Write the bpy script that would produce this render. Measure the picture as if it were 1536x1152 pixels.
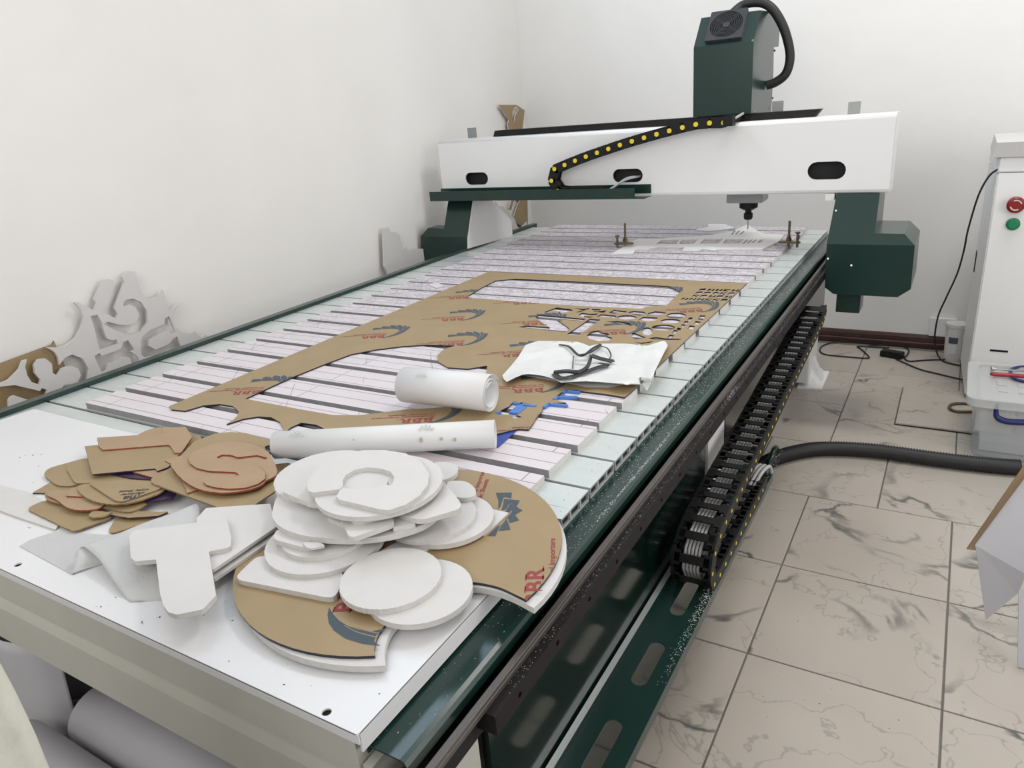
import bpy, bmesh, math, random
from math import sin, cos, pi, radians, sqrt, atan2
from mathutils import Vector, Matrix, noise
from mathutils.geometry import delaunay_2d_cdt

random.seed(7)
SC = bpy.context.scene
COL = SC.collection
for o in list(bpy.data.objects):
    bpy.data.objects.remove(o)

# ------------------------------------------------------------------ camera
FPX, CAMZ = 1098.8, 1.58
YAW, PITCH, ROLL = -0.558758, -0.360196, -0.0842218
_f = Vector((sin(YAW)*cos(PITCH), cos(YAW)*cos(PITCH), sin(PITCH)))
_r = _f.cross(Vector((0, 0, 1))).normalized()
_u = _r.cross(_f)
CR = _r*cos(ROLL) + _u*sin(ROLL)
CU = -_r*sin(ROLL) + _u*cos(ROLL)
CF = _f
cd = bpy.data.cameras.new('camera')
cd.sensor_width = 36.0
cd.lens = FPX/1536*36.0
cd.clip_start = 0.02
cam = bpy.data.objects.new('camera', cd)
COL.objects.link(cam)
m3 = Matrix((CR, CU, -CF)).transposed()
cam.matrix_world = Matrix.Translation((0, 0, CAMZ)) @ m3.to_4x4()
SC.camera = cam

# ------------------------------------------------------------------ view, world, lights
vs = SC.view_settings
vs.view_transform = 'Standard'
vs.look = 'None'
vs.gamma = 1.0
vs.use_curve_mapping = False
vs.exposure = -0.28
w = bpy.data.worlds.new('world')
SC.world = w
w.use_nodes = True
w.node_tree.nodes['Background'].inputs[0].default_value = (0.75, 0.85, 1.0, 1)
w.node_tree.nodes['Background'].inputs[1].default_value = 0.4


def area(name, loc, direction, sx, sy, power, col):
    l = bpy.data.lights.new(name, 'AREA')
    l.shape = 'RECTANGLE'
    l.size, l.size_y = sx, sy
    l.energy = power
    l.color = col
    o = bpy.data.objects.new(name, l)
    COL.objects.link(o)
    o.location = loc
    o.rotation_euler = Vector(direction).to_track_quat('-Z', 'Y').to_euler()
    return o


area('daylight_left_clerestory', (-2.74, 2.6, 3.72), (1, 0.0, -0.15), 2.6, 0.6, 50, (0.66, 0.83, 1.0))
area('daylight_front_window', (-0.6, -1.55, 2.75), (0, 1, 0.05), 2.6, 1.7, 72, (1.0, 0.97, 0.93))
area('fill_right_opening', (2.25, 1.6, 1.9), (-1, 0.0, -0.1), 2.0, 2.2, 54, (1.0, 0.97, 0.93))  # added fill at an unseen side opening, lifts the left wall
area('ceiling_fill', (0.3, 3.3, 4.24), (0, 0, -1), 1.2, 0.6, 66, (1.0, 0.98, 0.95))  # added unseen lamp, brightens the floor at the back

# ------------------------------------------------------------------ pixel rays onto real planes
CAM = Vector((0, 0, CAMZ))


def ray(p):
    return CR*((p[0]-768)/FPX) + CU*(-(p[1]-576)/FPX) + CF


def oz(p, z):
    d = ray(p); return CAM + d*((z-CAM.z)/d.z)


def oy(p, y):
    d = ray(p); return CAM + d*((y-CAM.y)/d.y)


def ox(p, x):
    d = ray(p); return CAM + d*((x-CAM.x)/d.x)


def zm(x0, y0, s):
    return lambda pts: [(x0+a/s, y0+b/s) for a, b in pts]


# ------------------------------------------------------------------ materials
MATS = {}


def mat(name, col, rough=0.5, metal=0.0, var=0.0, vscale=8.0, bump=0.0, bscale=60.0, spec=0.5, **kw):
    if name in MATS:
        return MATS[name]
    m = bpy.data.materials.new(name)
    m.use_nodes = True
    nt = m.node_tree
    b = nt.nodes['Principled BSDF']
    b.inputs['Base Color'].default_value = (*col, 1)
    b.inputs['Roughness'].default_value = rough
    b.inputs['Metallic'].default_value = metal
    b.inputs['Specular IOR Level'].default_value = spec
    tc = nt.nodes.new('ShaderNodeTexCoord')
    if var > 0:
        n = nt.nodes.new('ShaderNodeTexNoise')
        n.inputs['Scale'].default_value = vscale
        n.inputs['Detail'].default_value = 4
        nt.links.new(tc.outputs['Object'], n.inputs['Vector'])
        r = nt.nodes.new('ShaderNodeMapRange')
        r.inputs[1].default_value = 0.3; r.inputs[2].default_value = 0.7
        r.inputs[3].default_value = 1-var; r.inputs[4].default_value = 1+var
        nt.links.new(n.outputs['Fac'], r.inputs[0])
        mx = nt.nodes.new('ShaderNodeMix'); mx.data_type = 'RGBA'; mx.blend_type = 'MULTIPLY'
        mx.inputs[0].default_value = 1
        mx.inputs[6].default_value = (*col, 1)
        nt.links.new(r.outputs[0], mx.inputs[7])
        nt.links.new(mx.outputs[2], b.inputs['Base Color'])
    if bump > 0:
        n2 = nt.nodes.new('ShaderNodeTexNoise')
        n2.inputs['Scale'].default_value = bscale
        n2.inputs['Detail'].default_value = 5
        nt.links.new(tc.outputs['Object'], n2.inputs['Vector'])
        bp = nt.nodes.new('ShaderNodeBump')
        bp.inputs['Strength'].default_value = bump
        bp.inputs['Distance'].default_value = kw.get('bdist', 0.01)
        nt.links.new(n2.outputs['Fac'], bp.inputs['Height'])
        nt.links.new(bp.outputs['Normal'], b.inputs['Normal'])
    if 'trans' in kw:
        b.inputs['Transmission Weight'].default_value = kw['trans']
        b.inputs['IOR'].default_value = kw.get('ior', 1.45)
    if 'alpha' in kw:
        b.inputs['Alpha'].default_value = kw['alpha']
    if 'coat' in kw:
        b.inputs['Coat Weight'].default_value = kw['coat']
        b.inputs['Coat Roughness'].default_value = 0.15
    MATS[name] = m
    return m


def nodes(m):
    return m.node_tree, m.node_tree.nodes['Principled BSDF']


M_wall = mat('wall_paint', (0.80, 0.785, 0.765), 0.6, var=0.03, vscale=1.2, bump=0.25, bscale=2.2, bdist=0.05)
M_ceil = mat('ceiling_paint', (0.8, 0.8, 0.79), 0.8)
M_base = mat('brown_wood_skirting', (0.055, 0.022, 0.018), 0.4, var=0.25, vscale=12)
M_grout = mat('tile_grout', (0.16, 0.15, 0.135), 0.9, var=0.2, vscale=5)
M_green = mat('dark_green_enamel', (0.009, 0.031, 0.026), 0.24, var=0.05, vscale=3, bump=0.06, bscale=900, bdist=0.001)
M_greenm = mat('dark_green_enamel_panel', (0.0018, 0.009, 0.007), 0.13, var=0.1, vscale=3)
M_white = mat('white_powder_coat', (0.78, 0.78, 0.78), 0.38, var=0.015, vscale=3)
M_beige = mat('beige_powder_coat', (0.50, 0.49, 0.44), 0.5, var=0.04, vscale=6)
M_plate = mat('white_sheet_metal', (0.70, 0.70, 0.715), 0.35, var=0.015, vscale=4)
M_alu = mat('anodised_aluminium', (0.66, 0.70, 0.69), 0.38, metal=0.55, var=0.05, vscale=6)
M_alud = mat('aluminium_dark', (0.30, 0.31, 0.31), 0.45, metal=0.6)
M_steel = mat('machined_steel', (0.45, 0.44, 0.43), 0.3, metal=0.9)
M_rail = mat('dull_rail_steel', (0.10, 0.088, 0.08), 0.42, metal=0.4)
M_bolt = mat('oxidised_steel', (0.14, 0.115, 0.075), 0.45, metal=0.7, var=0.2, vscale=40)
M_bar = mat('brown_black_bar', (0.008, 0.005, 0.006), 0.6, spec=0.25, var=0.2, vscale=20)
M_blk = mat('black_plastic', (0.006, 0.006, 0.0065), 0.5, spec=0.3)
M_fan = mat('charcoal_fan_plastic', (0.03, 0.03, 0.035), 0.45)
M_side_shade = mat('shaded_board_side', (0.27, 0.26, 0.27), 0.8, var=0.1, vscale=60)  # grey paints in the shade between neighbouring board strips
M_rub = mat('black_rubber', (0.013, 0.013, 0.014), 0.55, var=0.1, vscale=20)
M_yel = mat('yellow_pin', (0.75, 0.58, 0.04), 0.45)
M_gcab = mat('grey_cable', (0.42, 0.42, 0.42), 0.5)
M_dkin = mat('interior_shade', (0.02, 0.021, 0.024), 0.8)
M_kraft = mat('kraft_paper_film', (0.315, 0.226, 0.118), 0.52, var=0.05, vscale=10, bump=0.05, bscale=300, bdist=0.001)
M_kraft2 = mat('tan_kraft_board', (0.365, 0.255, 0.158), 0.78, var=0.05, vscale=14)
M_navy = mat('dark_blue_acrylic_edge', (0.018, 0.02, 0.035), 0.3)
M_red = mat('red_board_edge', (0.26, 0.055, 0.025), 0.7, var=0.25, vscale=60)
M_kedge = mat('kraft_edge', (0.22, 0.15, 0.08), 0.8, var=0.3, vscale=60)
M_purp = mat('purple_acrylic_edge', (0.035, 0.015, 0.05), 0.4)
M_pvc = mat('white_foam_board', (0.60, 0.585, 0.575), 0.6, var=0.02, vscale=15)
M_panel = mat('bright_white_board', (0.72, 0.71, 0.70), 0.55)
M_pvce = mat('white_foam_board_edge', (0.54, 0.525, 0.51), 0.75, var=0.06, vscale=80)
M_gpvc = mat('white_foam_board_matt', (0.62, 0.605, 0.60), 0.65, var=0.02, vscale=10)
M_red_ink = mat('red_ink', (0.27, 0.045, 0.045), 0.7)
M_slate_ink = mat('slate_ink', (0.055, 0.075, 0.095), 0.7)
M_blk_ink = mat('black_ink', (0.03, 0.03, 0.035), 0.7)
M_grey_ink = mat('pale_grey_ink', (0.55, 0.55, 0.55), 0.7)
M_paper = mat('white_vinyl_paper', (0.68, 0.68, 0.69), 0.5, var=0.015, vscale=6)
M_paperd = mat('white_paper', (0.52, 0.51, 0.54), 0.55, var=0.03, vscale=6)
M_bag = mat('white_plastic_film', (0.70, 0.71, 0.70), 0.38, bump=0.5, bscale=14, bdist=0.01)
M_ribbon = mat('black_ribbon', (0.012, 0.012, 0.013), 0.35)
M_blue = mat('blue_acrylic', (0.02, 0.045, 0.30), 0.35)
M_blue2 = mat('light_blue_acrylic', (0.07, 0.19, 0.52), 0.4)
M_foam = mat('white_packing_foam', (0.66, 0.665, 0.665), 0.5, bump=0.6, bscale=160, bdist=0.002, trans=0.25)
M_cab = mat('cabinet_enamel', (0.80, 0.80, 0.80), 0.45, var=0.01, vscale=4)
M_estop = mat('red_button', (0.24, 0.012, 0.016), 0.3)
M_gbtn = mat('green_button', (0.015, 0.23, 0.10), 0.3)
M_bin = mat('frosted_clear_plastic', (0.60, 0.65, 0.68), 0.25, alpha=0.25)
M_lid = mat('frosted_clear_lid', (0.62, 0.63, 0.63), 0.2, alpha=0.55)
M_bluep = mat('blue_plastic', (0.012, 0.018, 0.12), 0.35)
M_redp = mat('red_plastic', (0.32, 0.02, 0.025), 0.35)
M_card = mat('printed_card', (0.74, 0.70, 0.66), 0.6, var=0.05)
M_cloth = mat('pale_cloth', (0.62, 0.62, 0.54), 0.9, bump=0.3, bscale=40)
M_chip = mat('white_swarf', (0.8, 0.8, 0.79), 0.7)
M_chipd = mat('black_swarf', (0.02, 0.02, 0.02), 0.7)
M_gap = mat('gap_shade_black', (0.01, 0.01, 0.01), 0.9)  # black that puts the shade of gaps into the colour


def make_marble():
    m = mat('marble_tile', (0.5, 0.46, 0.42), 0.28)
    nt, b = nodes(m)
    L = nt.links.new
    geo = nt.nodes.new('ShaderNodeNewGeometry')
    oi = nt.nodes.new('ShaderNodeObjectInfo')
    sc = nt.nodes.new('ShaderNodeVectorMath'); sc.operation = 'SCALE'
    comb = nt.nodes.new('ShaderNodeCombineXYZ')
    L(oi.outputs['Random'], comb.inputs[0]); L(oi.outputs['Random'], comb.inputs[1])
    L(comb.outputs[0], sc.inputs[0]); sc.inputs['Scale'].default_value = 37
    ad = nt.nodes.new('ShaderNodeVectorMath'); ad.operation = 'ADD'
    L(geo.outputs['Position'], ad.inputs[0]); L(sc.outputs[0], ad.inputs[1])

    def ridge(scale, dist, wdt):
        n = nt.nodes.new('ShaderNodeTexNoise')
        n.inputs['Scale'].default_value = scale; n.inputs['Detail'].default_value = 5
        n.inputs['Roughness'].default_value = 0.48; n.inputs['Distortion'].default_value = dist
        L(ad.outputs[0], n.inputs['Vector'])
        s = nt.nodes.new('ShaderNodeMath'); s.operation = 'SUBTRACT'; L(n.outputs['Fac'], s.inputs[0]); s.inputs[1].default_value = 0.5
        a = nt.nodes.new('ShaderNodeMath'); a.operation = 'ABSOLUTE'; L(s.outputs[0], a.inputs[0])
        r = nt.nodes.new('ShaderNodeMapRange'); L(a.outputs[0], r.inputs[0])
        r.inputs[1].default_value = 0; r.inputs[2].default_value = wdt
        r.inputs[3].default_value = 1; r.inputs[4].default_value = 0
        r.interpolation_type = 'SMOOTHSTEP'
        return r.outputs[0]
    mk = nt.nodes.new('ShaderNodeTexNoise'); mk.inputs['Scale'].default_value = 3.3; mk.inputs['Detail'].default_value = 2
    L(ad.outputs[0], mk.inputs['Vector'])
    mr = nt.nodes.new('ShaderNodeMapRange'); L(mk.outputs['Fac'], mr.inputs[0])
    mr.inputs[1].default_value = 0.46; mr.inputs[2].default_value = 0.62
    v1 = nt.nodes.new('ShaderNodeMath'); v1.operation = 'MULTIPLY'
    L(ridge(2.1, 0.6, 0.024), v1.inputs[0]); L(mr.outputs[0], v1.inputs[1])
    v2 = nt.nodes.new('ShaderNodeMath'); v2.operation = 'MULTIPLY'
    L(ridge(3.9, 0.3, 0.008), v2.inputs[0]); v2.inputs[1].default_value = 0.35
    mxx = nt.nodes.new('ShaderNodeMath'); mxx.operation = 'MAXIMUM'
    L(v1.outputs[0], mxx.inputs[0]); L(v2.outputs[0], mxx.inputs[1])
    n3 = nt.nodes.new('ShaderNodeTexNoise'); n3.inputs['Scale'].default_value = 2.5; n3.inputs['Detail'].default_value = 6
    L(ad.outputs[0], n3.inputs['Vector'])
    cr = nt.nodes.new('ShaderNodeMix'); cr.data_type = 'RGBA'
    cr.inputs[6].default_value = (0.37, 0.33, 0.285, 1); cr.inputs[7].default_value = (0.49, 0.445, 0.395, 1)
    L(n3.outputs['Fac'], cr.inputs[0])
    mv = nt.nodes.new('ShaderNodeMix'); mv.data_type = 'RGBA'
    L(mxx.outputs[0], mv.inputs[0]); L(cr.outputs[2], mv.inputs[6]); mv.inputs[7].default_value = (0.10, 0.105, 0.095, 1)
    L(mv.outputs[2], b.inputs['Base Color'])
    return m


M_tile = make_marble()


def make_spoil():
    """white sacrificial board: routed lines, sparse and straight at the front, a dense tangle at the back"""
    m = mat('scored_sacrificial_board', (0.74, 0.70, 0.74), 0.6)
    nt, b = nodes(m)
    L = nt.links.new
    geo = nt.nodes.new('ShaderNodeNewGeometry')
    sep = nt.nodes.new('ShaderNodeSeparateXYZ'); L(geo.outputs['Position'], sep.inputs[0])

    def mth(op, a, bb=None):
        n = nt.nodes.new('ShaderNodeMath'); n.operation = op
        for i, v in enumerate((a, bb)):
            if v is None: continue
            if isinstance(v, (int, float)): n.inputs[i].default_value = v
            else: L(v, n.inputs[i])
        return n.outputs[0]

    def line(noise_scale, wdt, detail=1.0, rough=0.5, vec=None, iso=0.5, voro=False, dist=0.0):
        if voro:
            n = nt.nodes.new('ShaderNodeTexVoronoi'); n.feature = 'DISTANCE_TO_EDGE'
            n.inputs['Scale'].default_value = noise_scale
            L(vec or geo.outputs['Position'], n.inputs['Vector'])
            v = n.outputs['Distance']
        else:
            n = nt.nodes.new('ShaderNodeTexNoise'); n.inputs['Scale'].default_value = noise_scale
            n.inputs['Detail'].default_value = detail; n.inputs['Distortion'].default_value = dist
            L(vec or geo.outputs['Position'], n.inputs['Vector'])
            v = mth('ABSOLUTE', mth('SUBTRACT', n.outputs['Fac'], iso))
        r = nt.nodes.new('ShaderNodeMapRange'); L(v, r.inputs[0])
        r.inputs[1].default_value = wdt*0.5; r.inputs[2].default_value = wdt
        r.inputs[3].default_value = 1; r.inputs[4].default_value = 0
        return r.outputs[0]
    # straight routed lines: brick joints
    bk = nt.nodes.new('ShaderNodeTexBrick')
    bk.inputs['Color1'].default_value = (0, 0, 0, 1); bk.inputs['Color2'].default_value = (0, 0, 0, 1)
    bk.inputs['Mortar'].default_value = (1, 1, 1, 1)
    bk.inputs['Scale'].default_value = 1.0; bk.inputs['Mortar Size'].default_value = 0.0016
    bk.inputs['Mortar Smooth'].default_value = 0.0
    bk.inputs['Brick Width'].default_value = 0.53; bk.inputs['Row Height'].default_value = 0.0485
    bk.offset = 0.37; bk.offset_frequency = 3
    L(geo.outputs['Position'], bk.inputs['Vector'])
    bk2 = nt.nodes.new('ShaderNodeTexBrick')
    bk2.inputs['Color1'].default_value = (0, 0, 0, 1); bk2.inputs['Color2'].default_value = (0, 0, 0, 1)
    bk2.inputs['Mortar'].default_value = (1, 1, 1, 1)
    bk2.inputs['Scale'].default_value = 1.0; bk2.inputs['Mortar Size'].default_value = 0.0011
    bk2.inputs['Brick Width'].default_value = 1.3; bk2.inputs['Row Height'].default_value = 0.21
    mp = nt.nodes.new('ShaderNodeMapping'); mp.inputs['Rotation'].default_value = (0, 0, 0.9)
    L(geo.outputs['Position'], mp.inputs['Vector']); L(mp.outputs[0], bk2.inputs['Vector'])
    gm = nt.nodes.new('ShaderNodeTexNoise'); gm.inputs['Scale'].default_value = 4
    L(geo.outputs['Position'], gm.inputs['Vector'])
    gate = nt.nodes.new('ShaderNodeMapRange'); L(gm.outputs['Fac'], gate.inputs[0])
    gate.inputs[1].default_value = 0.53; gate.inputs[2].default_value = 0.56
    straight = mth('MAXIMUM', bk.outputs['Color'], mth('MULTIPLY', bk2.outputs['Color'], gate.outputs[0]))
    # tangle
    far = nt.nodes.new('ShaderNodeMapRange'); L(sep.outputs[1], far.inputs[0])
    far.inputs[1].default_value = 1.5; far.inputs[2].default_value = 2.7
    t1 = line(12, 0.04, voro=True)
    t2 = line(19, 0.035, 1.5, dist=1.2)
    t3 = line(34, 0.09, voro=True)
    tangle = mth('MULTIPLY', mth('MAXIMUM', mth('MAXIMUM', t1, t2), mth('MULTIPLY', t3, 0.6)), far.outputs[0])
    lines = mth('MINIMUM', mth('ADD', mth('MULTIPLY', straight, 0.9), mth('MULTIPLY', tangle, 0.62)), 1.0)
    mx = nt.nodes.new('ShaderNodeMix'); mx.data_type = 'RGBA'
    n = nt.nodes.new('ShaderNodeTexNoise'); n.inputs['Scale'].default_value = 7; n.inputs['Detail'].default_value = 6
    L(geo.outputs['Position'], n.inputs['Vector'])
    cb = nt.nodes.new('ShaderNodeMix'); cb.data_type = 'RGBA'
    cb.inputs[6].default_value = (0.67, 0.635, 0.68, 1); cb.inputs[7].default_value = (0.63, 0.56, 0.565, 1)
    L(n.outputs['Fac'], cb.inputs[0])
    L(lines, mx.inputs[0]); L(cb.outputs[2], mx.inputs[6]); mx.inputs[7].default_value = (0.27, 0.25, 0.30, 1)
    L(mx.outputs[2], b.inputs['Base Color'])
    bp = nt.nodes.new('ShaderNodeBump'); bp.inputs['Distance'].default_value = 0.004; bp.inputs['Strength'].default_value = 0.6
    bp.invert = True
    L(lines, bp.inputs['Height']); L(bp.outputs[0], b.inputs['Normal'])
    return m


M_spoil = make_spoil()

# ------------------------------------------------------------------ mesh helpers


class MB:
    def __init__(s):
        s.v = []; s.f = []; s.m = []; s.sm = []

    def add(s, vs, fs, mi=0, smooth=False):
        k = len(s.v)
        s.v += [Vector(p) for p in vs]
        for f in fs:
            s.f.append([i+k for i in f]); s.m.append(mi); s.sm.append(smooth)

    def box(s, x0, x1, y0, y1, z0, z1, mi=0):
        vs = [(x, y, z) for z in (z0, z1) for y in (y0, y1) for x in (x0, x1)]
        s.add(vs, [(0, 2, 3, 1), (4, 5, 7, 6), (0, 1, 5, 4), (2, 6, 7, 3), (0, 4, 6, 2), (1, 3, 7, 5)], mi)

    def hexa(s, bot, top, mi=0):
        s.add(list(bot)+list(top), [(3, 2, 1, 0), (4, 5, 6, 7)] + [(i, (i+1) % 4, 4+(i+1) % 4, 4+i) for i in range(4)], mi)

    def tube(s, pts, r, n=10, mi=0, caps=True):
        pts = [Vector(p) for p in pts]
        k = len(s.v); up = None
        for i, p in enumerate(pts):
            t = (pts[min(i+1, len(pts)-1)]-pts[max(i-1, 0)]).normalized()
            if up is None:
                up = Vector((0, 0, 1)) if abs(t.z) < 0.9 else Vector((1, 0, 0))
            a = (up - t*up.dot(t)).normalized(); up = a
            bb = t.cross(a)
            rr = r(i) if callable(r) else r
            for j in range(n):
                th = 2*pi*j/n
                s.v.append(p + a*(cos(th)*rr) + bb*(sin(th)*rr))
        for i in range(len(pts)-1):
            for j in range(n):
                s.f.append([k+i*n+j, k+i*n+(j+1) % n, k+(i+1)*n+(j+1) % n, k+(i+1)*n+j]); s.m.append(mi); s.sm.append(True)
        if caps:
            s.f.append([k+j for j in range(n)][::-1]); s.m.append(mi); s.sm.append(False)
            e = k+(len(pts)-1)*n
            s.f.append([e+j for j in range(n)]); s.m.append(mi); s.sm.append(False)

    def lathe(s, c, axis, prof, n=20, mi=0):
        """prof: (distance along axis, radius)"""
        ax = Vector(axis).normalized()
        a = ax.orthogonal().normalized(); bb = ax.cross(a)
        k = len(s.v); c = Vector(c)
        for d, r in prof:
            for j in range(n):
                th = 2*pi*j/n
                s.v.append(c+ax*d+(a*cos(th)+bb*sin(th))*r)
        for i in range(len(prof)-1):
            for j in range(n):
                s.f.append([k+i*n+j, k+i*n+(j+1) % n, k+(i+1)*n+(j+1) % n, k+(i+1)*n+j]); s.m.append(mi); s.sm.append(False)
        s.f.append([k+j for j in range(n)][::-1]); s.m.append(mi); s.sm.append(False)
        e = k+(len(prof)-1)*n
        s.f.append([e+j for j in range(n)]); s.m.append(mi); s.sm.append(False)

    def prism(s, outline, holes, w0, w1, fr, mt=0, ms=0, smooth=False, mb=None):
        """2D outline with holes between w0 and w1, fr(u,v,w)->world"""
        loops = [outline]+list(holes)
        vs, es = [], []
        for lp in loops:
            k = len(vs)
            vs += [Vector((p[0], p[1])) for p in lp]
            es += [(k+i, k+(i+1) % len(lp)) for i in range(len(lp))]
        V, E, F, _, _, _ = delaunay_2d_cdt(vs, es, [], 0, 1e-6)
        keep = []
        for f in F:
            c = ((V[f[0]].x+V[f[1]].x+V[f[2]].x)/3, (V[f[0]].y+V[f[1]].y+V[f[2]].y)/3)
            if inside(c, outline) and not any(inside(c, h) for h in holes): keep.append(f)
        F = keep
        s.add([fr(p.x, p.y, w1) for p in V], F, mt)
        s.add([fr(p.x, p.y, w0) for p in V], [list(f)[::-1] for f in F], mt if mb is None else mb)
        for lp in loops:
            n = len(lp)
            s.add([fr(p[0], p[1], w0) for p in lp]+[fr(p[0], p[1], w1) for p in lp],
                  [(i, (i+1) % n, n+(i+1) % n, n+i) for i in range(n)], ms, smooth)

    def build(s, name, mats, parent=None, origin=None, weld=False, bevel=0.0):
        me = bpy.data.meshes.new(name)
        if origin is None:
            xs = [p.x for p in s.v]; ys = [p.y for p in s.v]; zs = [p.z for p in s.v]
            origin = Vector(((min(xs)+max(xs))/2, (min(ys)+max(ys))/2, min(zs)))
        else:
            origin = Vector(origin)
        me.from_pydata([p-origin for p in s.v], [], s.f)
        if not isinstance(mats, (list, tuple)): mats = [mats]
        for m in mats: me.materials.append(m)
        for p, mi, sm in zip(me.polygons, s.m, s.sm):
            p.material_index = mi; p.use_smooth = sm
        bm = bmesh.new(); bm.from_mesh(me)
        bmesh.ops.remove_doubles(bm, verts=bm.verts, dist=1e-5)
        bmesh.ops.recalc_face_normals(bm, faces=bm.faces)
        if bevel > 0:
            ed = [e for e in bm.edges if len(e.link_faces) == 2 and e.calc_face_angle(0) > 0.5]
            bmesh.ops.bevel(bm, geom=ed, offset=bevel, segments=2, affect='EDGES', clamp_overlap=True)
        bm.to_mesh(me); bm.free()
        me.update()
        o = bpy.data.objects.new(name, me)
        COL.objects.link(o)
        put(o, origin, parent)
        return o


def put(o, loc, parent=None):
    loc = Vector(loc)
    if parent is not None:
        o.parent = parent
        base = Vector((0, 0, 0)); q = parent
        while q is not None:
            base += q.location; q = q.parent
        o.location = loc-base
    else:
        o.location = loc


def world_loc(o):
    b = Vector((0, 0, 0))
    while o is not None:
        b += o.location; o = o.parent
    return b


def empty(name, loc):
    o = bpy.data.objects.new(name, None)
    o.empty_display_size = 0.05
    COL.objects.link(o); o.location = loc
    return o


def tag(o, label=None, cat=None, group=None, kind=None):
    if label: o['label'] = label
    if cat: o['category'] = cat
    if group: o['group'] = group
    if kind: o['kind'] = kind
    return o


XY = lambda u, v, w: Vector((u, v, w))
YZ = lambda u, v, w: Vector((w, u, v))      # outline in y,z, extruded along x
XZ = lambda u, v, w: Vector((u, w, v))


def bx(name, x0, x1, y0, y1, z0, z1, m, parent=None, bevel=0.0):
    b = MB(); b.box(x0, x1, y0, y1, z0, z1)
    return b.build(name, m, parent, bevel=bevel)


def cat_rom(pts, n=6, closed=True):
    out = []; N = len(pts)
    P = [Vector(p) for p in pts]
    rng = N if closed else N-1
    for i in range(rng):
        if closed:
            p0, p1, p2, p3 = P[i-1], P[i], P[(i+1) % N], P[(i+2) % N]
        else:
            p0, p1, p2, p3 = P[max(i-1, 0)], P[i], P[i+1], P[min(i+2, N-1)]
        for j in range(n):
            t = j/n
            out.append(0.5*((2*p1)+(p2-p0)*t+(2*p0-5*p1+4*p2-p3)*t*t+(3*p1-p0-3*p2+p3)*t*t*t))
    if not closed: out.append(P[-1])
    return out


def rounded(pts, r, n=4):
    P = [Vector((p[0], p[1])) for p in pts]; N = len(P); out = []
    for i in range(N):
        a, b, c = P[i-1], P[i], P[(i+1) % N]
        la, lc = (a-b).length, (c-b).length
        if la < 1e-6 or lc < 1e-6: continue
        k = min(r, la*0.45, lc*0.45)
        p, q = b+(a-b)/la*k, b+(c-b)/lc*k
        for j in range(n+1):
            t = j/n
            out.append(p*(1-t)**2+b*2*t*(1-t)+q*t*t)
    return out


def circ3(a, b, c):
    ax, ay, bx_, by, cx, cy = a[0], a[1], b[0], b[1], c[0], c[1]
    d = 2*(ax*(by-cy)+bx_*(cy-ay)+cx*(ay-by))
    ux = ((ax*ax+ay*ay)*(by-cy)+(bx_*bx_+by*by)*(cy-ay)+(cx*cx+cy*cy)*(ay-by))/d
    uy = ((ax*ax+ay*ay)*(cx-bx_)+(bx_*bx_+by*by)*(ax-cx)+(cx*cx+cy*cy)*(bx_-ax))/d
    return Vector((ux, uy)), sqrt((ax-ux)**2+(ay-uy)**2)


def inside(p, poly):
    c = False; n = len(poly); j = n-1
    for i in range(n):
        if (poly[i][1] > p[1]) != (poly[j][1] > p[1]) and \
           p[0] < (poly[j][0]-poly[i][0])*(p[1]-poly[i][1])/(poly[j][1]-poly[i][1])+poly[i][0]:
            c = not c
        j = i
    return c


def overlap(A, B):
    for P, Q in ((A, B), (B, A)):
        n = len(P); c = sum((Vector((p[0], p[1])) for p in P), Vector((0, 0)))/n
        for i in range(n):
            a = Vector((P[i][0], P[i][1])); b = Vector((P[(i+1) % n][0], P[(i+1) % n][1]))
            for t in (0, 0.5):
                for s in (0.03, 0.4, 0.8):
                    if inside((a.lerp(b, t)).lerp(c, s), Q): return True
    return False


# ------------------------------------------------------------------ the room
BACK, LEFT, RIGHT, FRONT, CEIL = 4.93, -2.78, 2.3, -1.6, 4.3
bx('floor', LEFT-0.1, RIGHT+0.1, FRONT-0.1, BACK+0.1, -0.06, -0.004, M_grout)['kind'] = 'structure'
FLOOR = bpy.data.objects['floor']
bx('wall_back', LEFT-0.1, RIGHT+0.1, BACK, BACK+0.1, 0, CEIL, M_wall)['kind'] = 'structure'


def struct_mb(name, m, boxes):
    b = MB()
    for q in boxes: b.box(*q)
    o = b.build(name, m); o['kind'] = 'structure'; return o


struct_mb('wall_left', M_wall, [(LEFT-0.1, LEFT, FRONT-0.1, BACK, 0, 3.42), (LEFT-0.1, LEFT, FRONT-0.1, BACK, 4.02, CEIL),
                                (LEFT-0.1, LEFT, FRONT-0.1, 1.3, 3.42, 4.02), (LEFT-0.1, LEFT, 3.9, BACK, 3.42, 4.02)])
struct_mb('wall_right', M_wall, [(RIGHT, RIGHT+0.1, FRONT-0.1, 0.5, 0, CEIL), (RIGHT, RIGHT+0.1, 2.7, BACK, 0, CEIL),
                                 (RIGHT, RIGHT+0.1, 0.5, 2.7, 3.05, CEIL)])
struct_mb('wall_front', M_wall, [(LEFT, -1.95, FRONT-0.1, FRONT, 0, CEIL), (0.75, RIGHT, FRONT-0.1, FRONT, 0, CEIL),
                                 (-1.95, 0.75, FRONT-0.1, FRONT, 0, 1.85), (-1.95, 0.75, FRONT-0.1, FRONT, 3.65, CEIL)])
struct_mb('ceiling', M_ceil, [(LEFT-0.1, RIGHT+0.1, FRONT-0.1, BACK+0.1, CEIL, CEIL+0.08)])
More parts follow.
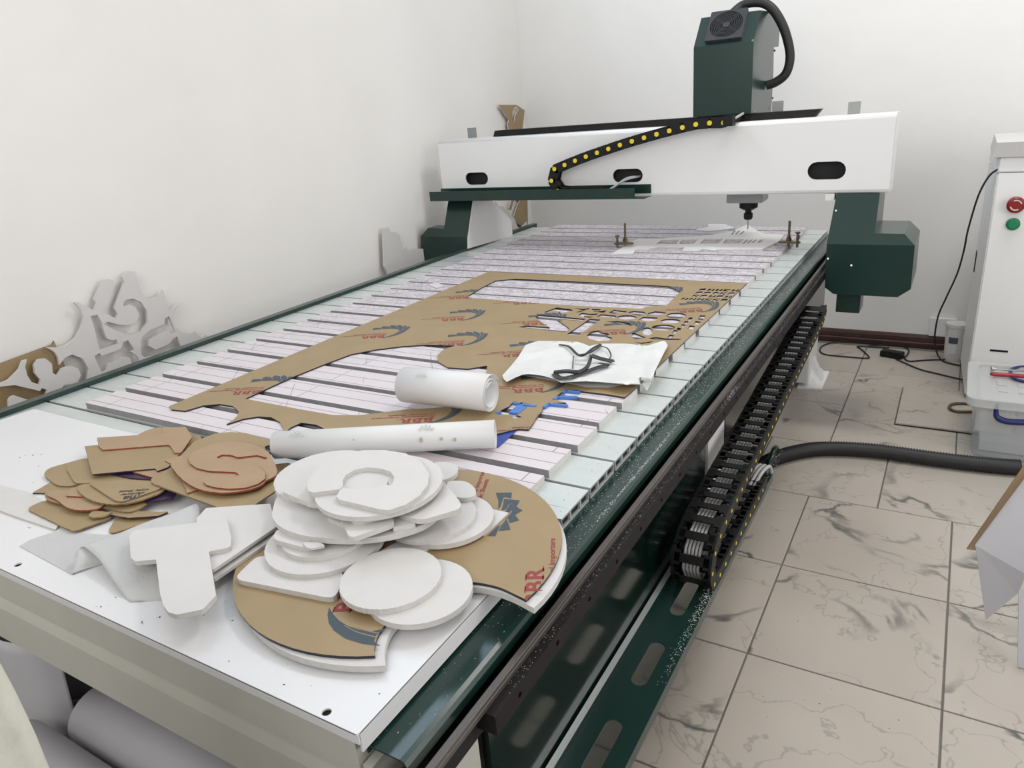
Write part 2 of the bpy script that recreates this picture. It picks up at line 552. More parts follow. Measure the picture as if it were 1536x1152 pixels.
# skirting on the back wall
b = MB()
prof = [(0.0, 0.0), (-0.016, 0.0), (-0.018, 0.03), (-0.014, 0.036), (-0.016, 0.042), (-0.017, 0.066), (-0.010, 0.08), (0.0, 0.084)]
b.prism([(BACK+p[0], p[1]) for p in prof], [], -1.2, 0.35, YZ)
o = b.build('baseboard_back', M_base); o['kind'] = 'structure'
b = MB(); b.prism([(LEFT-p[0], p[1]) for p in prof], [], FRONT, BACK-0.03, lambda u, v, w_: Vector((u, w_, v)))
o = b.build('baseboard_left', M_base); o['kind'] = 'structure'

# floor tiles, one object each
XL = [-0.39+0.507*k for k in range(-5, 6)]
YL = [0.30, 0.807, 1.315, 1.82, 2.312, 2.836, 3.346, 3.853, 4.36, 4.865]
G = 0.0028
tmesh = {}


def tile(x0, x1, y0, y1, z=0.0):
    key = (round(x1-x0, 3), round(y1-y0, 3))
    if key not in tmesh:
        hx, hy = (x1-x0)/2-G, (y1-y0)/2-G
        b = MB()
        c = 0.0015
        b.hexa([(-hx, -hy, -0.008), (hx, -hy, -0.008), (hx, hy, -0.008), (-hx, hy, -0.008)],
               [(-hx, -hy, -c), (hx, -hy, -c), (hx, hy, -c), (-hx, hy, -c)])
        b.hexa([(-hx, -hy, -c), (hx, -hy, -c), (hx, hy, -c), (-hx, hy, -c)],
               [(-hx+c, -hy+c, 0), (hx-c, -hy+c, 0), (hx-c, hy-c, 0), (-hx+c, hy-c, 0)])
        o = b.build('tile', M_tile, None, origin=(0, 0, 0))
        tmesh[key] = o.data
        COL.objects.unlink(o); bpy.data.objects.remove(o)
    o = bpy.data.objects.new('tile', tmesh[key])
    COL.objects.link(o)
    put(o, ((x0+x1)/2, (y0+y1)/2, z), FLOOR)
    return o


HX0, HX1, HY0, HY1 = -0.143, 0.362, 3.68, 4.205
for j in range(len(YL)-1):
    off = 0.253 if j == 5 else 0.0
    for i in range(len(XL)-1):
        x0, x1, y0, y1 = XL[i]+off, XL[i+1]+off, YL[j], YL[j+1]
        if x1 > 1.9 or x0 < -1.5: continue
        if x1 > HX0+0.01 and x0 < HX1-0.01 and y1 > HY0+0.01 and y0 < HY1-0.01: continue
        tile(x0, x1, y0, y1)
# irregular tiles round the raised hatch tile
tile(XL[5]-0.507, HX0, 3.346, 3.853) if False else None
tile(-0.39, 0.117, 3.346, HY0)
tile(0.117, 0.624, 3.346, HY0)
tile(-0.39, HX0, HY0, HY1)
tile(HX1, 0.624, HY0, HY1)
tile(-0.39, 0.117, HY1, 4.36)
tile(0.117, 0.624, HY1, 4.36)
o = tile(HX0, HX1, HY0, HY1, 0.012)
o['label'] = 'slightly raised marble floor tile'

# ------------------------------------------------------------------ the router table
ZS, ZB, ZSH = 0.827, 0.845, 0.850
TX0, TX1 = -2.41, -0.592
TY0, TY1 = 0.495, 4.30
TAB = empty('router_table', (-1.48, 2.4, 0))
tag(TAB, 'long flatbed router table with aluminium slats, white end plate and dark green sides', 'machine')
# aluminium slats, hollow extrusions
P = 0.1333
prof = [(-0.062, -0.026), (0.062, -0.026), (0.062, 0), (0.0225, 0), (0.0215, -0.0012), (0.0205, 0), (-0.0205, 0), (-0.0215, -0.0012), (-0.0225, 0), (-0.062, 0)]
hol = [[(-0.060, -0.022), (-0.060, -0.004), (-0.026, -0.004), (-0.026, -0.022)],
       [(-0.020, -0.022), (-0.020, -0.004), (0.020, -0.004), (0.020, -0.022)],
       [(0.026, -0.022), (0.026, -0.004), (0.060, -0.004), (0.060, -0.022)]]
b = MB(); b.prism(prof, hol, TX0, TX1, lambda u, v, w_: Vector((w_+1.5, u, v)))
s0 = b.build('slat', M_alu, None, origin=(0, 0, 0))
smesh = s0.data
bpy.data.objects.remove(s0)
slatY = [1.148+P*k for k in range(24)]
first = [y for y in slatY]
for y in slatY:
    o = bpy.data.objects.new('slat', smesh); COL.objects.link(o); put(o, (-1.5, y, ZS), TAB)
bx('slat', TX0, TX1, 0.93, 1.076, ZS-0.026, ZS, M_alu, TAB)
# sacrificial board strips on the slats
SX0, SX1 = -2.215, -0.688
for i, y in enumerate(slatY):
    b = MB()
    x0 = SX0 + (0.0 if i % 3 else 0.004); x1 = SX1 + random.uniform(-0.006, 0.004)
    hw = 0.0545 if y < 2.4 else 0.0585
    z0_, h_ = ZS+0.0002, hw
    q8 = [(x0, y-h_, z0_), (x1, y-h_, z0_), (x1, y+h_, z0_), (x0, y+h_, z0_), (x0, y-h_, ZB), (x1, y-h_, ZB), (x1, y+h_, ZB), (x0, y+h_, ZB)]
    b.add(q8, [(4, 5, 6, 7), (3, 2, 1, 0), (0, 3, 7, 4)])
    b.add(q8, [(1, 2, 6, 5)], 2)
    b.add(q8, [(0, 1, 5, 4), (2, 3, 7, 6)], 1)  # front and back faces carry the painted gap shade
    o = b.build('board_strip', [M_spoil, M_side_shade, M_pvce], TAB)
b = MB(); b.box(-1.25, -0.70, 1.017, 1.06, ZS+0.0002, ZB)
b.build('board_strip', M_spoil, TAB)
# black block close under the slat tops, paints the shade in their gaps
bx('gap_shade_pan', TX0+0.004, TX1-0.006, 0.95, TY1, 0.76, ZS-0.005, M_gap, TAB)
# white end plate with folded lips
b = MB()
pts = [(-2.385, TY0), (-0.589, TY0), (-0.589, 1.008), (-2.345, 1.008)]
def hole_at(px, r=0.007):
    c = oz(px, 0.84); return [(c.x+r*cos(t*pi/5), c.y+r*sin(t*pi/5)) for t in range(10)]
hs = [hole_at((27, 847)), hole_at((490, 1068)), hole_at((62, 620)) if False else hole_at((730, 985-110), 0.004)]
b.prism(rounded(pts, 0.004), hs[:2], 0.837, 0.84, XY)
b.box(-2.385, -0.589, TY0, TY0+0.003, 0.822, 0.8385)
b.box(-0.592, -0.589, TY0+0.004, 1.008, 0.806, 0.8385)
b.build('end_plate', M_plate, TAB)
bx('plate_hole_backing', -2.3, -0.61, 0.52, 0.62, 0.80, 0.812, M_gap, TAB)
# front beam: stepped pressed channel
b = MB()
pf = [(0.502, 0.822), (0.499, 0.818), (0.499, 0.752), (0.504, 0.745), (0.5005, 0.735), (0.497, 0.722), (0.497, 0.632), (0.5, 0.628), (0.56, 0.628), (0.56, 0.822)]
b.prism(pf, [], -2.40, -0.602, YZ, smooth=False)
b.build('front_beam', M_beige, TAB)
# corner posts
for (x0, x1, y0, y1) in ((-0.70, -0.602, 0.503, 0.69), (-2.40, -2.30, 0.503, 0.60), (-0.70, -0.60, 2.0, 2.2), (-2.4, -2.3, 2.0, 2.2), (-0.70, -0.60, 4.02, 4.28), (-2.4, -2.3, 4.1, 4.28)):
    bx('leg', x0, x1, y0, y1, 0.03, 0.80 if y0 > 0.55 else 0.62, M_beige if y0 < 1 else M_white, TAB, bevel=0.004)
bx('leg_panel', -0.60, -0.585, 0.503, 0.735, 0.03, 0.775, M_beige, TAB)
# leveling foot, right rear: floor plate and gusset
fx = [oz(p, 0.012) for p in ((1196, 580), (1233, 583), (1244, 557), (1207, 553))]
b = MB()
b.hexa([Vector((p.x, p.y, 0.001)) for p in fx], [Vector((p.x, p.y, 0.012)) for p in fx])
b.build('foot_plate', M_white, TAB)
b = MB()
b.hexa([(-0.64, 4.14, 0.012), (-0.54, 4.14, 0.012), (-0.54, 4.20, 0.012), (-0.64, 4.20, 0.012)],
       [(-0.64, 4.14, 0.30), (-0.60, 4.14, 0.14), (-0.60, 4.20, 0.14), (-0.64, 4.20, 0.30)])
b.hexa([(-0.63, 4.06, 0.012), (-0.555, 4.06, 0.012), (-0.555, 4.30, 0.012), (-0.63, 4.30, 0.012)],
       [(-0.63, 4.13, 0.09), (-0.62, 4.13, 0.09), (-0.62, 4.26, 0.09), (-0.63, 4.26, 0.09)])
b.build('foot_gusset', M_white, TAB, bevel=0.002)
# green side channel that catches dust
b = MB()
ch = [(-0.60, 0.785), (-0.60, 0.80), (-0.542, 0.80), (-0.535, 0.7975), (-0.531, 0.791), (-0.5305, 0.776), (-0.533, 0.776), (-0.534, 0.789), (-0.542, 0.797), (-0.597, 0.797), (-0.597, 0.785)]
b.prism(ch, [], 0.515, 4.32, XZ)
b.build('side_channel', M_green, TAB)
# left green edge strip
bx('edge_strip', -2.448, -2.412, 0.93, 4.34, 0.78, 0.842, M_green, TAB)
bx('edge_panel', -2.44, -2.43, 0.6, 4.3, 0.03, 0.78, M_white, TAB)
# linear rail
b = MB()
rp0 = [(-0.536, 0.735), (-0.510, 0.735), (-0.510, 0.753), (-0.514, 0.757), (-0.511, 0.762), (-0.511, 0.772), (-0.514, 0.775),
       (-0.518, 0.775), (-0.519, 0.7735), (-0.5205, 0.7735), (-0.5215, 0.775), (-0.5255, 0.775), (-0.5265, 0.7735), (-0.528, 0.7735), (-0.529, 0.775),
       (-0.533, 0.775), (-0.536, 0.772), (-0.536, 0.762), (-0.533, 0.757), (-0.536, 0.753)]
rp = [(-0.5120+(x+0.536)*0.0125/0.026, 0.790+(z-0.775)*0.4) for x, z in rp0]
b.prism(rp, [], 0.40, 4.32, XZ)
b.build('linear_rail', M_rail, TAB)
# rack bar under the rail with bolt holes
b = MB()
hls = []
yy = 0.72
while yy < 4.2:
    hls.append([(yy+0.006*cos(t*pi/4), 0.755+0.006*sin(t*pi/4)*0.8) for t in range(8)])
    yy += 0.125
b.prism([(0.652, 0.738), (4.3, 0.738), (4.3, 0.7735), (0.652, 0.7735)], hls, -0.487, -0.4825, YZ)
b.build('rack_bar', M_bar, TAB)
b = MB(); b.box(-0.5165, -0.4872, 0.652, 4.3, 0.738, 0.7735)
b.build('rack_bar_core', M_bar, TAB)
bx('rail_support', -0.575, -0.5315, 0.40, 4.3, 0.70, 0.735, M_bar, TAB)
bx('rail_support', -0.531, -0.5168, 0.40, 4.3, 0.72, 0.76, M_gap, TAB)  # coloured black to stand for the shade between channel and rail
# glossy green side panels
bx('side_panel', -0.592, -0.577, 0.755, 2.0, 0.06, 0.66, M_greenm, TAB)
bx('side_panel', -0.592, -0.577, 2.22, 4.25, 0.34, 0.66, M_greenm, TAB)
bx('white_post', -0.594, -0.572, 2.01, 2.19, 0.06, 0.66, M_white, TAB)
# slotted tray for the cable chain
TZ = 0.35
slots = []
for k in range(12):
    y0 = 1.02+0.325*k
    c0, c1, r = y0+0.022, y0+0.165, 0.0215
    if y0 > 3.9: break
    lp = [(-0.497+r*sin(a), c0-r*cos(a)) for a in [(-pi/2+pi*t/6) for t in range(7)]] + [(-0.497+r*sin(a), c1-r*cos(a)) for a in [(pi/2+pi*t/6) for t in range(7)]]
    slots.append(lp)
slots = []
for k in range(9):
    c0 = 0.965+0.265*k; c1 = c0+0.118; r = 0.0185
    slots.append([(-0.497+r*cos(a), c0+r*sin(a)) for a in [pi+pi*t/6 for t in range(7)]] +
                 [(-0.497+r*cos(a), c1+r*sin(a)) for a in [pi*t/6 for t in range(7)]])
b = MB()
YT = ox((1160, 705), -0.437).y
slots = [l for l in slots if max(p[1] for p in l) < YT-0.02]
b.prism([(-0.557, 0.60), (-0.437, 0.60), (-0.437, YT), (-0.557, YT)], slots, TZ-0.003, TZ, XY)
b.box(-0.440, -0.437, 0.60, YT, TZ-0.03, TZ-0.003)
b.box(-0.557, -0.554, 0.60, YT, TZ, TZ+0.012)
b.build('chain_tray', M_green, TAB)
bx('tray_lip', -0.572, -0.5575, 0.60, YT, TZ-0.05, TZ+0.012, M_alu, TAB)
for y in (0.9, 1.9):
    bx('tray_bracket', -0.60, -0.45, y, y+0.03, TZ-0.032, TZ-0.0035, M_green, TAB)
b = MB(); z5 = zm(1136, 480, 3.84)
c = oz((1157, 690), 0.05)
b.tube([c+Vector((0.012*sin(t), 0.058*cos(t), 0.045+0.055*sin(t)-0.045)) for t in [2*pi*k/18 for k in range(19)]], 0.013, 8, caps=False)
b.build('hose_ring', M_green, TAB)

# ------------------------------------------------------------------ cable chain beside the table
CHX1, CHX0 = -0.432, -0.538
up_px = [(1240, 462), (1233, 485), (1194, 566), (1156, 645.6), (1109, 742.7), (1084.8, 793.5), (1077.5, 818)]
lo_px = [(1087.5, 834), (1102, 808), (1123.6, 768.7), (1150, 722)]
up = [ox(p, CHX1) for p in up_px]
path = [(p.y, p.z) for p in up]
ye, ze = path[-1]
lz = TZ+0.026
zc = (ze+lz)/2; rr = (ze-lz)/2
arc = [(ye-rr*sin(pi*t/6)*0.9, zc+rr*cos(pi*t/6)) for t in range(1, 6)]
path += arc+[(ye, lz), (ye+0.25, lz), (ye+0.62, lz)]
path3 = cat_rom([Vector((p[0], p[1], 0)) for p in path], 14, closed=False)
LP = 0.0545


def resample(pts, step):
    out = [pts[0]]; acc = 0
    for i in range(1, len(pts)):
        a, bb = pts[i-1], pts[i]; L = (bb-a).length
        d = step-acc
        while d <= L:
            out.append(a.lerp(bb, d/L)); d += step
        acc = (acc+L) % step if False else L-(d-step)
    return out


rs = resample(path3, LP)
CH = empty('cable_chain', ((CHX0+CHX1)/2, rs[len(rs)//2].x, TZ))
tag(CH, 'black cable carrier chain with yellow pins looping along the green tray beside the table', 'cable chain')
hw = (CHX1-CHX0)/2
b = MB()
for s in (-1, 1):
    x0, x1 = (hw-0.007, hw) if s > 0 else (-hw, -hw+0.007)
    pl = rounded([(-0.031, -0.0215), (0.031, -0.0215), (0.031, 0.0215), (-0.031, 0.0215)], 0.012, 3)
    b.prism(pl, [], x0, x1, YZ)
for z0, z1 in ((-0.021, -0.0165), (0.0165, 0.021)):
    b.box(-hw+0.007, hw-0.007, -0.013, 0.010, z0, z1)
    b.box(-hw+0.006, -hw+0.022, -0.022, 0.018, z0, z1)
    b.box(hw-0.022, hw-0.006, -0.022, 0.018, z0, z1)
b.lathe((hw-0.001, -0.027, 0), (1, 0, 0), [(0, 0.0055), (0.0018, 0.0055)], 10, 1)
lk = b.build('chain_link', [M_blk, M_yel], None, origin=(0, 0, 0))
lmesh = lk.data
bpy.data.objects.remove(lk)
for i in range(len(rs)-1):
    a, c = rs[i], rs[i+1]
    o = bpy.data.objects.new('chain_link', lmesh); COL.objects.link(o)
    o.parent = CH
    o.location = Vector(((CHX0+CHX1)/2, (a.x+c.x)/2, (a.y+c.y)/2))-CH.location
    o.rotation_euler = (atan2(c.y-a.y, c.x-a.x), 0, 0)
for k in range(5):
    x = (CHX0+CHX1)/2-0.024+0.0095*k
    b = MB(); b.tube([(x, p.x, p.y) for p in rs[2:-1]], 0.0042, 6); b.build('cable', M_gcab, CH)
xc = (CHX0+CHX1)/2
e = rs[-1]
for k in range(4):
    b = MB()
    b.tube(cat_rom([Vector((xc-0.02+0.014*k, e.x-0.06, lz)), Vector((xc-0.005+0.014*k, e.x+0.0, lz+0.035)), Vector((xc+0.005+0.014*k, e.x+0.06, lz+0.03)), Vector((xc+0.005+0.014*k, e.x+0.10, TZ+0.012))], 5, False), 0.006, 6)
    b.build('cable', M_gcab, CH)

# ------------------------------------------------------------------ gantry
GY = 3.6           # front face of the beam
GAN = empty('router_gantry', (-1.44, 3.7, 0.66))
tag(GAN, 'white gantry beam with oval openings on two dark green side carriages spanning the table', 'gantry')


def oval(p0, p1, p2):
    """oval slot from left, right, height pixels on the front face"""
    a, c = oy(p0, GY), oy(p1, GY)
    h = p2/2
    x0, x1, z = a.x, c.x, (a.z+c.z)/2
    return [(x0+h+h*cos(t), z+h*sin(t)) for t in [pi/2+pi*k/8 for k in range(9)]] + [(x1-h+h*cos(t), z+h*sin(t)) for t in [-pi/2+pi*k/8 for k in range(9)]]


BX0, BX1, BZ0, BZ1, BD = -2.615, -0.262, 1.108, 1.432, 0.17
ovals = [oval((698, 268), (732, 268), 0.068), oval((919, 264), (964, 263), 0.066), oval((1211, 257), (1269, 255), 0.077)]
b = MB()
R = 0.016
b.prism([(BX0, BZ0+R), (BX1, BZ0+R), (BX1, BZ1-R), (BX0, BZ1-R)], ovals, GY, GY+0.008, XZ)
sec = [(GY, BZ0+R)]
n = 4
sec = [(GY+R-R*cos(t), BZ1-R+R*sin(t)) for t in [pi/2*k/n for k in range(n+1)]] + [(GY+BD-R+R*sin(t), BZ1-R+R*cos(t)) for t in [pi/2*k/n for k in range(n+1)]] + \
      [(GY+BD-R+R*cos(t), BZ0+R-R*sin(t)) for t in [pi/2*k/n for k in range(n+1)]] + [(GY+R-R*sin(t), BZ0+R-R*cos(t)) for t in [pi/2*k/n for k in range(n+1)]]
m = len(sec)
vs_ = [(BX0, p[0], p[1]) for p in sec]+[(BX1, p[0], p[1]) for p in sec]
b.add(vs_, [(i, i+1, m+i+1, m+i) for i in range(m-1)], 0, True)
# end caps
b.add([(BX1, p[0], p[1]) for p in sec], [list(range(m))])
b.add([(BX0, p[0], p[1]) for p in sec], [list(range(m))[::-1]])
b.build('beam', M_white, GAN)
bx('beam_interior_shade', BX0+0.05, BX1-0.05, GY+0.05, GY+0.055, BZ0+0.02, BZ1-0.02, M_dkin, GAN)  # dark sheet behind the ovals, paints the shade inside the hollow beam
# right carriage: silhouette leaning back above the crease
def carriage(name, lower, upper, yf, yb, zc, lean, yb2=None):
    """lower facet is vertical, upper facet leans back above the crease at zc, skirt tucks under"""
    b = MB()
    yz = lambda v: yf + max(0, v-zc)*lean
    def fr(u, v, w_): return Vector((u, yz(v) if w_ < yf+0.001 else w_, v))
    b.prism(lower, [], yf, yb, fr)
    b.prism(upper, [], yf, yb2 or yb, fr)
    return b.build(name, M_green, GAN)


CY = 3.5
g4 = zm(1180, 260, 4.315)
rs_px = [(1240, 367), (1372, 371)]
def cz(p, zc=0.903):
    """point on the carriage front: vertical below the crease, leaning above it"""
    q = oy(p, CY)
    if q.z > zc:
        y = CY
        for _ in range(12):
            q = oy(p, y); y = CY+(q.z-zc)*0.50
    return (q.x, q.z)


ZC = 0.903
def flat(pts): return [(x, ZC if abs(z-ZC) < 0.012 else z) for x, z in pts]
RC = carriage('right_carriage', flat([cz(p) for p in [(1237, 431), (1240, 367), (1372, 371), (1366, 434), (1346, 446), (1250, 441)]]),
              flat([cz(p) for p in [(1240, 367), (1255, 290), (1320, 290), (1312, 350), (1357, 351), (1372, 371)]]), CY, 3.86, ZC, 0.50)
LC = carriage('left_carriage', flat([cz(p) for p in [(702, 357), (702, 400), (632, 400), (631, 356)]]),
              flat([cz(p) for p in [(631, 356), (642, 342), (666, 343), (673, 297), (710, 297), (702, 357)]]), CY, 3.62, ZC, 0.50)
bx('carriage_body', -2.70, -2.415, 3.63, 3.86, 0.75, 0.92, M_green, GAN)
q0 = oy((1253, 468), CY+0.03); q1 = oy((1289, 468), CY+0.03); q2 = oy((1250, 440), CY+0.03)
bx('chain_bracket', q0.x, q1.x, CY+0.03, CY+0.16, q0.z, q2.z+0.03, M_green, GAN, bevel=0.002)
# white inner side plate of the left carriage
XLC = -2.394
pts = [ox(p, XLC) for p in [(710, 299), (736, 299), (767, 330), (769, 354), (702, 373), (702, 357)]]
b = MB(); b.prism([(p.y, p.z) for p in pts], [], XLC-0.004, XLC, YZ); b.build('side_plate', M_gpvc, GAN)
# bright screw heads
b = MB()
for p in ((1254, 316), (1242, 388), (1277, 398)):
    q = oy(p, CY+0.0); q = oy(p, CY + max(0, q.z-0.903)*0.5-0.004)
    b.lathe(q, (0, -1, 0.3), [(-0.006, 0.005), (0.002, 0.004)], 10)
b.build('screws', M_steel, GAN)
bx('carriage_cap', oy((1238, 291), GY).x, oy((1251, 300), GY).x, GY+0.005, GY+0.06, oy((1238, 301), GY).z, BZ0-0.001, M_white, GAN)
# green cable tray on the front
tl = oy((644, 290), CY); tr = oy((966, 283), CY)
b = MB()
ty0 = CY
zt0, zt1 = oy((800, 296), CY).z, oy((880, 283.5), CY).z
b.box(tl.x, oy((952, 290), CY).x, ty0, ty0+0.003, zt0-0.014, zt1)
b.box(tl.x, tr.x, ty0+0.0031, GY-0.004, zt0-0.015, zt0-0.012)
b.box(oy((661, 283), GY-0.004).x, tr.x, GY-0.004, GY-0.001, zt0, oy((800, 281.5), GY).z+0.006)
b.build('cable_tray', M_green, GAN)
# small chain on the beam front
cp = [oy(p, 3.525) for p in [(1086, 184), (1063, 184.5), (1044, 186.5), (1007, 195.5), (972, 205), (938, 215), (905, 226), (876, 236), (847, 247.5), (832.5, 253.5), (828, 270), (836, 285)]]
cp = [Vector((p.x, p.z, 0)) for p in cp]
lowz = zt1-0.017
cp[-1].y = max(cp[-1].y, lowz+0.002)
cp = cp+[Vector((cp[-1].x+0.07, lowz, 0)), Vector((cp[-1].x+0.30, lowz, 0))]
cr_ = cat_rom(cp, 10, closed=False)
LP2 = 0.064
r2 = resample(cr_, LP2)
CC = empty('beam_chain', (-1.44, 3.548, lowz)); CC.parent = GAN; CC.location = Vector((-1.44, 3.548, lowz))-GAN.location
b = MB()
for y0, y1 in ((-0.030, -0.025), (0.020, 0.025)):
    b.prism(rounded([(-0.037, -0.0235), (0.037, -0.0235), (0.037, 0.0235), (-0.037, 0.0235)], 0.012, 3), [], y0, y1, XZ)
b.box(-0.012, 0.012, -0.025, 0.02, 0.014, 0.018); b.box(-0.012, 0.012, -0.025, 0.02, -0.018, -0.014)
b.lathe((-0.032, -0.0295, 0), (0, -1, 0), [(0, 0.0112), (0.002, 0.0112)], 14, 1)
lk = b.build('chain_link', [M_blk, M_yel], None, origin=(0, 0, 0)); l2 = lk.data; bpy.data.objects.remove(lk)
for i in range(len(r2)-1):
    a, c = r2[i], r2[i+1]
    o = bpy.data.objects.new('chain_link', l2); COL.objects.link(o); o.parent = CC
    o.location = Vector(((a.x+c.x)/2, 3.548, (a.y+c.y)/2))-Vector((-1.44, 3.548, lowz))
    o.rotation_euler = (0, -atan2(c.y-a.y, c.x-a.x), 0)
b = MB()
e = r2[-1]
ovx = sum(p[0] for p in ovals[1])/18; ovz = sum(p[1] for p in ovals[1])/18
for k in range(3):
    y = 3.535+0.012*k
    b = MB()
    b.tube(cat_rom([Vector((e.x-0.06, y, lowz)), Vector((e.x+0.02, y, lowz+0.004)), Vector((ovx-0.0, y+0.02, ovz-0.018+0.003*k)), Vector((ovx+0.05, GY+0.02, ovz-0.008)), Vector((ovx+0.055, GY+0.045, ovz-0.008))], 6, False), 0.0055, 8)
    b.build('cable', M_gcab, GAN)
b = MB()
p0 = oy((1090, 182), 3.53)
b.tube([(r2[0].x-0.02, 3.535, r2[0].y), (p0.x+0.03, 3.56, p0.z+0.01), (p0.x+0.05, 3.62, 1.47)], 0.006, 8)
b.build('cable', M_gcab, GAN)
# end bracket of the small chain
q = oy((1100, 180), 3.52)
bx('chain_mount', r2[0].x-0.0, q.x, 3.505, 3.56, q.z-0.025, q.z+0.02, M_blk, GAN)
bx('chain_mount_arm', r2[0].x+0.01, q.x, 3.56, 3.70, 1.44, 1.458, M_blk, GAN)
# black cover strip on top of the beam
tl, tr = oy((745, 200), 3.72), oy((1228, 170), 3.72)
b = MB(); b.hexa([(tl.x-0.012, 3.70, 1.433), (tr.x-0.012, 3.70, 1.433), (tr.x-0.012, 3.765, 1.433), (tl.x-0.012, 3.765, 1.433)],
                 [(tl.x, 3.70, 1.464), (tr.x+0.012, 3.70, 1.464), (tr.x+0.012, 3.765, 1.464), (tl.x, 3.765, 1.464)])
b.build('rail_cover', M_blk, GAN)
for (p0, p1) in (((702, 192), (716, 207)), ((1273, 153), (1290, 174)), ((1159, 152), (1175, 170))):
    a, c = oy(p0, 3.78), oy(p1, 3.78)
    bx('stop_plate', a.x, c.x, 3.771, 3.777, min(c.z, 1.40), a.z, M_alud, GAN)

# ------------------------------------------------------------------ spindle head
HEAD = empty('spindle_head', (-1.0, 3.85, 1.47))
tag(HEAD, 'dark green spindle head box with a black cooling fan riding on the white gantry', 'spindle head')
HY = 3.655
fl, fr_ = oy((1039.5, 175), HY), oy((1126.5, 171), HY)
hx0, hx1 = fl.x, fr_.x
zbot = (fl.z+fr_.z)/2
zcr = (oy((1040, 70.5), HY).z+oy((1128, 62), HY).z)/2
side = [ox(p, hx1) for p in [(1141, 15), (1153, 17), (1163, 28), (1170, 43), (1168, 70), (1161, 71), (1160, 115), (1157, 168)]]
prof = [(HY, zbot), (HY, zcr)] + [(p.y, p.z) for p in side]
b = MB(); b.prism(prof, [], hx0, hx1, YZ)
b.build('housing', M_green, HEAD, bevel=0.002)
ytop, ztop = prof[2]
# fan on the sloped face
cn = Vector((0, ytop-HY, ztop-zcr)); sl = cn.length; cn.normalize()
nrm = Vector((0, -cn.z, cn.y))
def onslope(p):
    d = ray(p); o0 = Vector((0, HY, zcr)); t = (o0-CAM).dot(nrm)/d.dot(nrm); q = CAM+d*t
    return q
F4 = [onslope((1020+a/6.065, b_/6.065)) for a, b_ in ((300, 130), (625, 95), (562, 365), (224, 392))]
fc = sum(F4, Vector((0, 0, 0)))/4
xw = max(((F4[1]-F4[0]).length+(F4[2]-F4[3]).length)/2, 0.02)/2
hh = max(((F4[3]-F4[0]).length+(F4[2]-F4[1]).length)/2, 0.02)/2
s_ = (xw+hh)/2
def fan_fr(u, v, w_): return fc+Vector((u, 0, 0))+cn*v+nrm*w_
FAN = MB()
FAN.prism(rounded([(-s_, -s_), (s_, -s_), (s_, s_), (-s_, s_)], s_*0.08), [[(s_*0.88*cos(t*pi/16), s_*0.88*sin(t*pi/16)) for t in range(32)]], 0.0005, 0.016, fan_fr)
FAN.prism([(s_*0.2*cos(t*pi/10), s_*0.2*sin(t*pi/10)) for t in range(20)], [], 0.004, 0.0155, fan_fr)
for k in range(7):
    r0 = s_*(0.26+0.09*k)
    FAN.prism([((r0+s_*0.035)*cos(t*pi/14), (r0+s_*0.035)*sin(t*pi/14)) for t in range(28)], [[(r0*cos(t*pi/14), r0*sin(t*pi/14)) for t in range(28)]], 0.009, 0.0145, fan_fr)
for k in range(4):
    a = pi/2*k+0.75+0.15
    for off in (-0.04, 0.04):
        d = Vector((cos(a), sin(a))); nn = Vector((-d.y, d.x))*s_
        c0 = d*s_*0.18+nn*off; c1 = d*s_*0.9+nn*off; h = nn*0.015
        FAN.prism([c0-h, c1-h, c1+h, c0+h], [], 0.008, 0.0135, fan_fr)
fan = FAN.build('fan', [M_fan], HEAD)
b = MB(); b.prism([(s_*0.87*cos(t*pi/12), s_*0.87*sin(t*pi/12)) for t in range(24)], [], 0.0004, 0.003, fan_fr)
b.build('fan_opening', M_gap, fan)
b = MB()
for p in ((1129, 61), (1131, 167), (1154, 162)):
    q = ox(p, hx1); b.lathe(q, (1, 0, 0), [(-0.003, 0.005), (0.003, 0.004)], 8)
for p in ((1162, 76), (1159, 147)):
    q = ox(p, hx1-0.02); b.lathe(q, (0, 1, 0), [(-0.01, 0.006), (0.006, 0.005)], 8)
b.build('screws', M_steel, HEAD)
# hose loop
hp = [oy(p, 3.93) for p in [(1102, 20), (1112, 9), (1128, 4), (1146, 5), (1160, 15), (1172, 34), (1180, 55), (1185, 80), (1183, 100), (1176, 114), (1162, 124), (1150, 128)]]
hp[0].y -= 0.03
b = MB()
b.tube(cat_rom(hp, 6, closed=False), 0.021, 12)
b.build('hose', M_rub, HEAD)
# spindle below the beam
sy = 3.93
c0 = oy((1122, 290), sy)
pa, pb = oy((1095, 295), sy), oy((1148, 295), sy)
b = MB(); b.box(pa.x, pb.x, sy-0.07, sy+0.07, oy((1122, 302), sy).z, c0.z+0.02)
b.build('spindle_clamp', M_alud, HEAD, bevel=0.004)
def zz(py): return oy((1123, py), sy).z
cx = oy((1123, 305), sy).x
b = MB()
b.lathe((cx, sy, 0), (0, 0, 1), [(zz(314.5), 0.026), (zz(311), 0.046), (zz(303), 0.046), (zz(301), 0.044)], 20)
b.lathe((cx, sy, 0), (0, 0, 1), [(zz(329), 0.018), (zz(326), 0.023), (zz(320), 0.023), (zz(318.5), 0.016), (zz(314), 0.016)], 16)
b.build('spindle_nose', M_blk, HEAD)
b = MB(); b.lathe((cx, sy, 0), (0, 0, 1), [(zz(344), 0.002), (zz(341), 0.0035), (zz(328), 0.0035)], 8)
b.build('cutter', M_steel, HEAD)
bx('back_plate', hx0+0.03, hx1-0.03, 3.775, 3.86, 1.2, 1.5, M_alud, HEAD)
bx('spindle_body', cx-0.05, cx+0.05, 3.865, 3.99, zz(300), 1.6, M_alud, HEAD)

# ------------------------------------------------------------------ printed marks
_tc = {}


